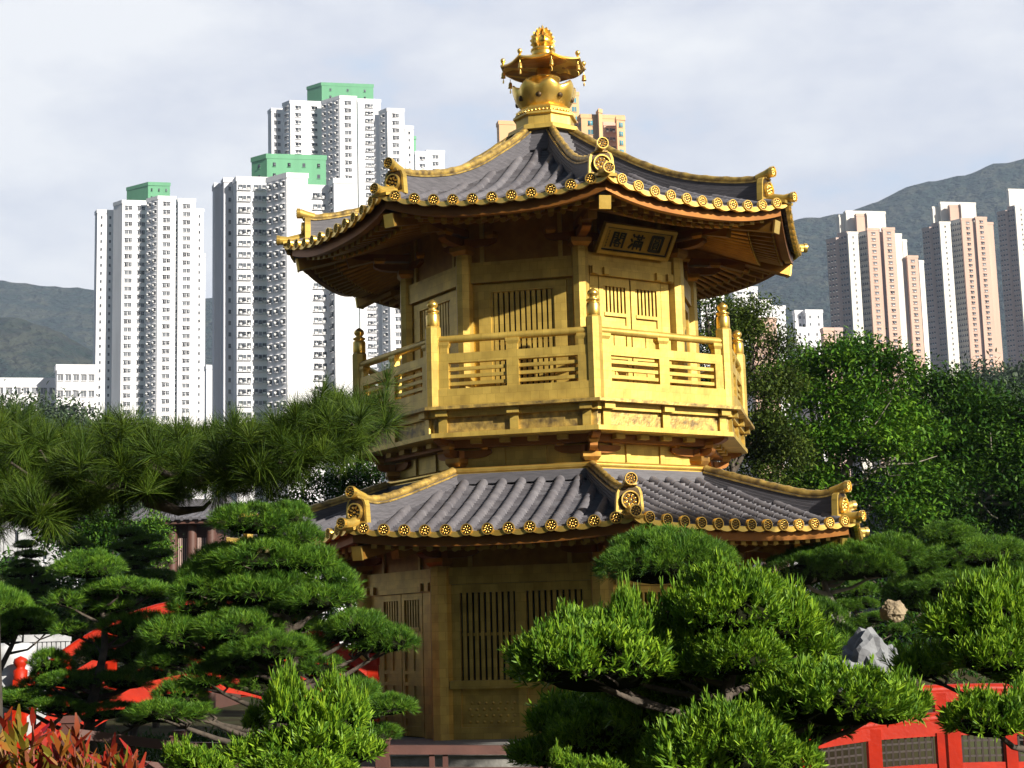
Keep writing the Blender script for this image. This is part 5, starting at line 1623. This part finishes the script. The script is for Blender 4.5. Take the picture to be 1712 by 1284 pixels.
niwaki('pruned_pine', 'small dark tiered tree at the far left below the white stair', N_, 6.0, 50,
       [(42, 910, 22, 8, 0), (52, 926, 24, 8, 0), (40, 942, 22, 9, 0), (30, 958, 24, 9, 0), (62, 955, 22, 9, 0), (30, 976, 22, 8, 0), (58, 985, 24, 9, 0), (75, 970, 18, 8, 0), (50, 1000, 26, 9, 0), (20, 995, 22, 8, 0), (70, 1012, 24, 9, 0)], trunk_r=.06)
niwaki('pruned_pine', 'dark tiered tree in front of the cone-shaped evergreen', N_, 4.0, 230,
       [(215, 890, 26, 10, 0), (240, 902, 30, 10, 0), (128, 905, 22, 10, 0), (210, 915, 26, 10, 0), (235, 930, 30, 11, 0), (268, 925, 22, 9, 0), (225, 945, 24, 10, 0), (265, 962, 30, 12, 0), (285, 978, 26, 11, 0), (235, 960, 24, 9, 0)], trunk_r=.07)

# ------------------------------------------------------------------ red-leaved shrub, bottom left
M['red_leaf'] = mat('young_red_leaf', (0.28, 0.020, 0.010), 0.5, 0, spec=.2, hue=(0.17, 0.04, 0.010), scale=7.0, island=.4, transl=.25)
M['orange_leaf'] = mat('orange_green_leaf', (0.24, 0.085, 0.012), 0.5, 0, spec=.2, hue=(0.09, 0.13, 0.012), scale=6.0, island=.35, transl=.25)
M['stem'] = mat('red_stem', (0.20, 0.05, 0.03), 0.6)
Ys = -19.9
sh = empty('red_leaf_shrub', (at(90, 1284, Ys).x, Ys, 0), 0, 'shrub with glossy red and orange young leaves in the bottom left corner', 'shrub')
so = sh.location.copy()
rng = np.random.default_rng(5)
st = MB(); R1 = []; R2 = []
for i in range(95):
    x = rng.uniform(-30, 235); lim = np.interp(x, [-30, 0, 60, 140, 180, 235], [1200, 1208, 1208, 1228, 1250, 1275])
    y = lim + (1330 - lim) * rng.random() ** .8 + 12
    if i < 9: x, y = ((8, 1208), (55, 1205), (88, 1206), (30, 1214), (130, 1226), (185, 1258), (222, 1262), (60, 1235), (205, 1278))[i]
    tip = at(x, y, Ys + rng.uniform(-.35, .45)) - so
    base = Vector((tip.x * .75 + rng.normal(0, .05), tip.y * .6, max(.2, tip.z - .5)))
    st.tube([base, base.lerp(tip, .6) + Vector((rng.normal(0, .02), 0, 0)), tip], [.005, .004, .0025], 5)
    dirn = (tip - base).normalized()
    nl = int(rng.integers(6, 11))
    b = np.array(tip)[None] - np.array(dirn)[None] * rng.uniform(0, .10, (nl, 1))
    ax = np.tile(np.array(dirn)[None], (nl, 1))
    r = unit(np.cross(ax, rng.normal(0, 1, (nl, 3))))
    al = rng.uniform(.15, 1.0, (nl, 1))
    d = unit(ax * np.cos(al) + r * np.sin(al))
    v, q = leaf_quads(b, d, rng.uniform(.05, .088, nl), .021, .15, rng, .45)
    (R1 if rng.random() < .62 else R2).append((v, q))
for nm, rr, mk in (('foliage', R1, 'red_leaf'), ('foliage', R2, 'orange_leaf')):
    v, q = join_np(rr); link(nm, np_mesh(nm, v, q, M[mk]), sh)
bm_ = MB()
for i in range(14):
    a = rng.uniform(0, 6.28); bm_.tube([(0, 0, 0), (.2 * math.cos(a), .15 * math.sin(a), .5), (.45 * math.cos(a), .3 * math.sin(a), 1.05)], [.012, .009, .005], 5)
bm_.v, st.v = bm_.v, st.v
st.add(bm_.v, bm_.f)
st.build('stem', [M['stem']], sh)

# ------------------------------------------------------------------ low planting over the garden soil
rg3 = np.random.default_rng(17); pc = []
while len(pc) < 2600:
    x, y = rg3.uniform(-11, 10), rg3.uniform(-17, 8)
    if math.hypot(x, y) < 4.5 or (abs(y + 9.3) < .5 and -6 < x < 5): continue
    pc.append((x, y, rg3.uniform(.02, .16)))
mx_ = at(1480, 1120, -0.2).x
for _ in range(420):
    a, r = rg3.uniform(0, 6.28), 3.2 * math.sqrt(rg3.random())
    pc.append((mx_ + r * math.cos(a), .6 + r * math.sin(a), float(np.interp(r, [0, .9, 1.7, 2.6, 3.4], [1.68, 1.62, 1.35, .75, 0])) - .12))
pc = np.array(pc)
per = 20
cc = np.repeat(pc, per, 0) + rg3.normal(0, .16, (len(pc) * per, 3)) * np.array([[1, 1, .35]])
dd = unit(rg3.normal(0, .6, (len(cc), 3)) + np.array([[0, 0, .9]]))
v, q = leaf_quads(cc, dd, rg3.uniform(.07, .15, len(cc)), .035, .2, rg3)
tag(link('ground_cover', np_mesh('ground_cover', v, q, M['dark_leaf'])), 'low dark green planting over the garden soil', 'ground cover', None, 'stuff')
# ------------------------------------------------------------------ bridges, railings, stones, small buildings
M['red_paint'] = mat('vermilion_paint', (0.38, 0.016, 0.001), 0.5, 0, hue=(0.28, 0.010, 0.001), scale=5, detail=9, bump=.12, spec=.25)
M['brown_paint'] = mat('dull_brown_paint', (0.105, 0.045, 0.036), 0.5, 0, hue=(0.07, 0.03, 0.025), scale=4, bump=.08)
M['dark_wood'] = mat('dark_stained_timber', (0.030, 0.017, 0.013), 0.55, 0, vary=.4, scale=6)
M['white_stone'] = mat('white_marble', (0.50, 0.51, 0.54), 0.7, 0, vary=.3, scale=5, bump=.15)
M['rock_grey'] = mat('grey_scholar_rock', (0.20, 0.21, 0.225), 0.85, 0, hue=(0.12, 0.125, 0.14), scale=5, bump=1.0, bscale=9)
M['rock_tan'] = mat('tan_rock', (0.30, 0.235, 0.145), 0.85, 0, hue=(0.20, 0.155, 0.10), scale=5, bump=1.0, bscale=8)
M['brown_timber'] = mat('brown_hall_timber', (0.085, 0.035, 0.025), 0.6, 0, vary=.3, scale=5)
M['rosy_wall'] = mat('rosy_render', (0.55, 0.40, 0.36), 0.8, 0, vary=.1, scale=3)

def arch_bridge(label, A, B, rise, width, hr, posts, panel=False):
    """arched timber bridge from A to B (deck level); side vector is to the left of A->B seen from above."""
    A, B = Vector(A), Vector(B)
    root = empty('red_bridge', A, 0, label, 'bridge', 'red arched bridges')
    d = B - A; dl = Vector((d.x, d.y, 0)).normalized(); sd = Vector((-dl.y, dl.x, 0))
    def pt(f, z=0.0, s=0.0):
        p = d * f + Vector((0, 0, rise * (1 - (2 * f - 1) ** 2) + z)) + sd * s
        return p
    F = [i / 24 for i in range(25)]
    m = MB(); m.sweep([pt(f, -.06) for f in F], width, .10); m.build('deck', [M['dark_wood']], root)
    hr0 = hr
    for s in (-width / 2, width / 2):
        hr = hr0 + (.11 if panel and s > 0 else 0)
        side = MB()
        side.sweep([pt(f, -.10, s) for f in F], .14, .26)
        k = link('side_beam', side.mesh('side_beam', [M['red_paint']]), root)
        h = MB(); h.sweep([pt(f, hr - .01, s) for f in F], .09, .10); h.tube([pt(f, hr + .045, s) for f in F], .05, 8)
        h.build('hand_rail', [M['red_paint']], root)
        for z in ((hr * .20,) if panel and s < 0 else (hr * .62, hr * .25)):
            h = MB(); h.sweep([pt(f, z, s) for f in F], .06, .07); h.build('lower_rail', [M['red_paint']], root)
        for i in range(posts):
            f = (i + .0) / (posts - 1) * .98 + .01
            p = MB(); q = pt(f, 0, s)
            e = i in (0, posts - 1)
            w = .075 if e else .05
            p.box(q.x - w, q.x + w, q.y - w, q.y + w, q.z - .25, q.z + hr + (.16 if e else .02))
            po = p.build('bridge_post', [M['red_paint']], root)
            if (e and not panel) or (panel and i == 0):
                c = MB()
                c.lathe([(w * 1.25, 0), (w * 1.3, .12), (w * .8, .14), (w * .85, .17), (w * 1.3, .22), (w * 1.1, .27), (0, .31)], 12, (q.x, q.y, q.z + hr + (.161 if e else .095)))
                c.build('post_cap', [M['red_paint']], po)
        if panel and s > 0:
            q = pt(.325, hr + .05, s)
            c = MB(); c.lathe([(.07, 0), (.085, .03), (.085, .22), (.06, .235), (.06, .25), (.085, .27), (.09, .31), (.05, .34), (0, .35)], 14, (q.x, q.y, q.z))
            c.build('post_cap', [M['dark_wood']], root)
        if panel and s > 0:
            c = MB()
            for i in range(posts - 1):
                f0, f1 = (i + .12) / (posts - 1), (i + .88) / (posts - 1)
                for j in range(9):
                    f = f0 + (f1 - f0) * j / 8; a, b2 = pt(f, hr * .28, s), pt(f, hr * .6, s)
                    c.bar(a, b2, .018, .018)
                for j in range(1, 4):
                    z = hr * (.28 + .32 * j / 4); c.bar(pt(f0, z, s), pt(f1, z, s), .016, .016)
            c.build('lattice_panel', [M['dark_wood']], root)
    return root
a = at(612, 1135, -1.2); b = at(30, 1160, -2.6)
arch_bridge('red arched bridge behind the layered pines, meeting the pavilion at its left', (a.x, -1.2, a.z - .95), (b.x, -2.6, b.z - .95), 1.12, 1.7, .95, 9)
a = at(1262, 1234, -11.5); b = at(2250, 1234, -10.8)
arch_bridge('red arched bridge with dark lattice at the bottom right corner', (a.x, -11.5, a.z - .72), (b.x, -10.8, b.z - .72), .22, 1.9, .72, 9, True)

# brown timber railing along the garden path
def railing(name, label, pts, h):
    P = [at(x, y, Y) for x, y, Y in pts]
    root = empty(name, (P[0].x, P[0].y, 0), 0, label, 'railing')
    o = Vector((P[0].x, P[0].y, 0)); Q = [p - o for p in P]
    m = MB()
    for p, q in zip(Q[:-1], Q[1:]): m.bar(p - Vector((0, 0, .04)), q - Vector((0, 0, .04)), .10, .085)
    m.build('top_rail', [M['brown_paint']], root)
    m = MB()
    for p, q in zip(Q[:-1], Q[1:]): m.bar(p - Vector((0, 0, .24)), q - Vector((0, 0, .24)), .05, .075)
    m.build('middle_rail', [M['brown_paint']], root)
    m = MB()
    for p, q in zip(Q[:-1], Q[1:]): m.bar(p - Vector((0, 0, .62)), q - Vector((0, 0, .62)), .05, .075)
    m.build('bottom_rail', [M['brown_paint']], root)
    for p in Q:
        m = MB(); m.box(p.x - .065, p.x + .065, p.y - .065, p.y + .065, 0, p.z + .05)
        m.hexa([(p.x - .08, p.y - .08, p.z + .0505), (p.x + .08, p.y - .08, p.z + .0505), (p.x + .08, p.y + .08, p.z + .0505), (p.x - .08, p.y + .08, p.z + .0505)], [(p.x - .05, p.y - .05, p.z + .11), (p.x + .05, p.y - .05, p.z + .11), (p.x + .05, p.y + .05, p.z + .11), (p.x - .05, p.y + .05, p.z + .11)])
        m.build('railing_post', [M['brown_paint']], root)
    for p, q in zip(Q[:-1], Q[1:]):
        n = max(1, int((q - p).length / .95))
        for i in range(n):
            for e in (-.04, .04):
                f = (i + .5) / n; c = p.lerp(q, f + e / max(.1, (q - p).length) * 1.6)
                m = MB(); m.box(c.x - .025, c.x + .025, c.y - .02, c.y + .02, .12, c.z - .0825)
                m.build('baluster', [M['brown_paint']], root)
    return root
railing('timber_railing', 'dark brown timber railing running below the pavilion', [(118, 1218, -10.6), (300, 1241, -9.9), (640, 1246, -9.2), (1010, 1247, -9.0), (1320, 1262, -9.6)], .9)

# rocks
def rock(name, label, px, py, hw, hh, Y, mk, seed, sharp=.5, sq=1.0):
    import bmesh
    rng = random.Random(seed)
    bmh = bmesh.new(); bmesh.ops.create_icosphere(bmh, subdivisions=4, radius=1)
    from mathutils import noise as ns
    for v in bmh.verts:
        p = v.co.copy()
        n = ns.noise(p * 1.3 + Vector((seed, 0, 0))) * .55 + abs(ns.noise(p * 2.7 + Vector((0, seed, 0)))) * sharp + ns.noise(p * 6 + Vector((0, 0, seed))) * .10
        v.co = p * (1 + n * .75)
    c = at(px, py, Y); m = mpp(Y)
    xs = max(abs(v.co.x) for v in bmh.verts); zs = max(abs(v.co.z) for v in bmh.verts)
    base = c.z - hh * m
    for v in bmh.verts:
        v.co.x *= hw * m / xs; v.co.y *= hw * m / xs * .8; v.co.z = v.co.z * hh * m / zs + hh * m
    me = bpy.data.meshes.new(name); bmh.to_mesh(me); bmh.free(); me.materials.append(M[mk])
    o = link(name, me, None, (c.x, Y, base))
    return tag(o, label, 'rock')
rock('scholar_rock', 'tall jagged grey rock standing among the pruned pines at the right', 1464, 1122, 58, 80, -7.5, 'rock_grey', 21, .7)
rock('garden_rock', 'low grey rock lying at the foot of the tall grey rock', 1415, 1145, 44, 46, -7.9, 'rock_grey', 8, .6)
rock('garden_rock', 'tan block-shaped rock above the tall grey rock', 1494, 1022, 24, 20, -1.5, 'rock_tan', 12, .35)

# small stone lumps so the raised rocks stand on earth
mb = MB()
mb.lathe([(3.4, 0), (2.6, .75), (1.7, 1.35), (.9, 1.62), (0, 1.68)], 18, (at(1480, 1120, -0.2).x, 0.6, -.2), 0, True, fn=lambda a, r, z: (r * (1 + .15 * math.sin(3 * a) + .08 * math.sin(7 * a)), z))
mb.lathe([(2.2, 0), (1.7, .6), (1.0, .98), (.5, 1.08), (0, 1.1)], 18, (at(1465, 1150, -7.2).x, -7.0, -.02), 0, True, fn=lambda a, r, z: (r * (1 + .12 * math.sin(3 * a + 1)), z))
tag(mb.build('mound', [M['ground']]), kind='structure')

# small tiled hall at the left
Yh = 26
hc = at(318, 900, Yh); mh = mpp(Yh)
hall = empty('tiled_hall', (hc.x, Yh, 0), 0, 'small brown timber hall with a grey tiled roof, seen under the pine branch', 'hall')
ztop, zeave, zb_ = at(318, 850, Yh).z, at(318, 880, Yh).z, 0
hwid, hdep = 62 * mh, 2.2
m = MB()
def hip(x, y, z): return (x, y, z)
E_ = hwid + .45
rowsn = 12
for i in range(rowsn):
    f0, f1 = i / rowsn, (i + 1) / rowsn
    zf = lambda f: zeave + (ztop - zeave) * f ** 1.35
    for sg in (-1, 1):
        y0, y1 = sg * (hdep + .7) * (1 - f0), sg * (hdep + .7) * (1 - f1)
        m.add([(-E_ + f0 * 0.5, y0, zf(f0)), (E_ - f0 * .5, y0, zf(f0)), (E_ - f1 * .5, y1, zf(f1)), (-E_ + f1 * .5, y1, zf(f1))], [(0, 1, 2, 3) if sg < 0 else (3, 2, 1, 0)])
n = int(2 * E_ / .26)
for i in range(n):
    x = -E_ + (i + .5) * 2 * E_ / n
    pts = [(x, -(hdep + .72) * (1 - f), zeave + (ztop - zeave) * f ** 1.35 + .02) for f in (0, .25, .5, .75, .97)]
    m.tube(pts, .065, 6)
m.box(-E_ + .45, E_ - .45, -.14, .14, ztop - .05, ztop + .28)
for sx in (-1, 1): m.lathe([(.2, 0), (.24, .12), (.12, .3), (0, .42)], 8, (sx * (E_ - .5), 0, ztop + .1))
m.build('roof', [M['tile_dark']], hall)
m = MB(); m.box(-hwid, hwid, -hdep, hdep, 0, zeave - .12); m.box(-E_ + .1, E_ - .1, -hdep - .6, hdep + .6, zeave - .119, zeave - .01); m.build('wall', [M['brown_timber']], hall)
for i in range(5):
    x = -hwid + 2 * hwid * i / 4
    m = MB(); m.lathe([(.15, 0), (.15, zeave - .13)], 10, (x, -hdep - .16, 0)); m.build('column', [M['brown_timber']], hall)
for i in range(4):
    x = -hwid + 2 * hwid * (i + .5) / 4; w = hwid / 4 * .68
    m = MB(); m.box(x - w, x + w, -hdep - .06, -hdep - .002, zeave - 1.5, zeave - .5); fr = m.build('window', [M['dark_wood']], hall)
    m = MB()
    for j in range(7): m.box(x - w + 2 * w * (j + .3) / 7, x - w + 2 * w * (j + .6) / 7, -hdep - .09, -hdep - .062, zeave - 1.48, zeave - .52)
    m.build('lattice', [M['rosy_wall']], fr)
# rosy house behind it
Yr = 40; mr_ = mpp(Yr); rc = at(360, 900, Yr)
house = empty('rosy_house', (rc.x, Yr, 0), 0, 'rosy white-banded house just behind the tiled hall', 'house')
zt_ = at(350, 848, Yr).z; w_ = 52 * mr_
m = MB(); m.box(-w_, w_, 0, 5, 0, zt_ - .5); m.build('wall', [M['rosy_wall']], house)
m = MB(); m.box(-w_ - .3, w_ + .3, -.4, 5.3, zt_ - .499, zt_); m.build('roof', [M['white_stone']], house)
for zz in (1.0, 2.2):
    m = MB(); m.box(-w_ - .05, w_ + .05, -.12, -.002, zt_ - zz - .32, zt_ - zz); m.build('band', [M['white_stone']], house)
for i in range(5):
    x = -w_ + 2 * w_ * (i + .5) / 5
    m = MB(); m.box(x - .38, x + .38, -.06, -.003, zt_ - 1.9, zt_ - 1.38); fr = m.build('window', [M['white_stone']], house)
    m = MB(); m.box(x - .32, x + .32, -.08, -.062, zt_ - 1.86, zt_ - 1.42); m.build('pane', [M['pane']], fr)

# white stone stair with balustrade, far left
Yt = 16
p0, p1 = at(18, 872, Yt), at(112, 940, Yt)
stair = empty('stone_stair', (p0.x, Yt, 0), 0, 'white stone stair with a sloping balustrade at the far left', 'stair')
o = Vector((p0.x, Yt, 0)); a = p0 - o; c = p1 - o
m = MB(); m.bar(a, c, .22, .16); m.bar(a - Vector((0, 0, .55)), c - Vector((0, 0, .55)), .18, .18); m.build('balustrade', [M['white_stone']], stair)
for f in (0, .25, .5, .75, 1):
    q = a.lerp(c, f); m = MB(); m.box(q.x - .12, q.x + .12, -.12, .12, q.z - .9, q.z + .2); m.lathe([(.11, 0), (.13, .08), (.08, .18), (0, .22)], 8, (q.x, 0, q.z + .2005)); m.build('baluster_post', [M['white_stone']], stair)
m = MB()
for i in range(8):
    f0 = i / 8; q = a.lerp(c, f0); r = a.lerp(c, f0 + .125)
    m.box(q.x, r.x - .0005, .13, 2.2, q.z - 1.15, q.z - .75)
m.build('step', [M['white_stone']], stair)
m = MB(); m.box(a.x - 6, a.x - .13, -.1, .15, a.z - 1.0, a.z + .35); m.build('wall', [M['white_stone']], stair)

mb = MB(); mb.box(p0.x - 8, p0.x - .2, Yt + .3, Yt + 4, 0, p0.z - 1.05); mb.box(p0.x - .2, p1.x + .3, Yt + .3, Yt + 4, 0, p1.z - 1.2)
tag(mb.build('terrace', [M['ground']]), kind='structure')

# white carved stone pedestal at the left edge
Yq = -3.0; qc = at(22, 1142, Yq); mq = mpp(Yq)
ped = empty('stone_pedestal', (qc.x, Yq, 0), 0, 'white carved stone pedestal at the left edge', 'pedestal')
H0 = at(22, 1075, Yq).z; s = 30 * mq
m = MB(); m.box(-s * .9, s * .9, -s * .9, s * .9, 0, H0 * .55); 
for x in (-.45, .45): m.box(s * (x - .25), s * (x + .25), -s * .95, -s * .901, H0 * .2, H0 * .45)
m.build('base', [M['white_stone']], ped)
m = MB(); m.lathe([(s * 1.0, H0 * .551), (s * 1.2, H0 * .62), (s * 1.25, H0 * .72), (s * 1.05, H0 * .80), (s * .95, H0 * .84), (s * 1.2, H0 * .90), (s * 1.2, H0 * .97), (s * .8, H0)], 24, fn=lambda a, r, z: (r * (1 + .05 * math.cos(12 * a)), z)); m.build('lotus_moulding', [M['white_stone']], ped)

# pale picket fence behind the left pines
Yf = 2; fa, fb = at(25, 1062, Yf), at(118, 1062, Yf)
fen = empty('picket_fence', (fa.x, Yf, 0), 0, 'pale stone picket fence behind the left pines', 'fence')
L0 = fb.x - fa.x; H1 = fa.z
m = MB(); m.box(0, L0, -.05, .05, H1 - .12, H1); m.build('top_rail', [M['white_stone']], fen)
m = MB(); m.box(0, L0, -.06, .06, H1 - .74, H1 - .62); m.build('bottom_rail', [M['white_stone']], fen)
for x in (.06, L0 / 2, L0 - .06):
    m = MB(); m.box(x - .06, x + .06, -.07, .07, 0, H1 - .7405); m.build('post', [M['white_stone']], fen)
for i in range(12):
    x = L0 * (i + .5) / 12
    m = MB(); m.box(x - .028, x + .028, -.03, .03, H1 - .6195, H1 - .1205); m.build('picket', [M['white_stone']], fen)

# ------------------------------------------------------------------ air
hz = MB(); hz.box(-2600, 2600, -60, 3200, -6, 900)
hm = bpy.data.materials.new('thin_air'); hm.use_nodes = True
t = hm.node_tree; t.nodes.clear()
ou = t.nodes.new('ShaderNodeOutputMaterial'); pv = t.nodes.new('ShaderNodeVolumePrincipled')
pv.inputs['Color'].default_value = (0.55, 0.72, 1.0, 1); pv.inputs['Density'].default_value = 0.00013
pv.inputs['Anisotropy'].default_value = 0.0
t.links.new(pv.outputs['Volume'], ou.inputs['Volume'])
tag(hz.build('haze', [hm]), kind='stuff')
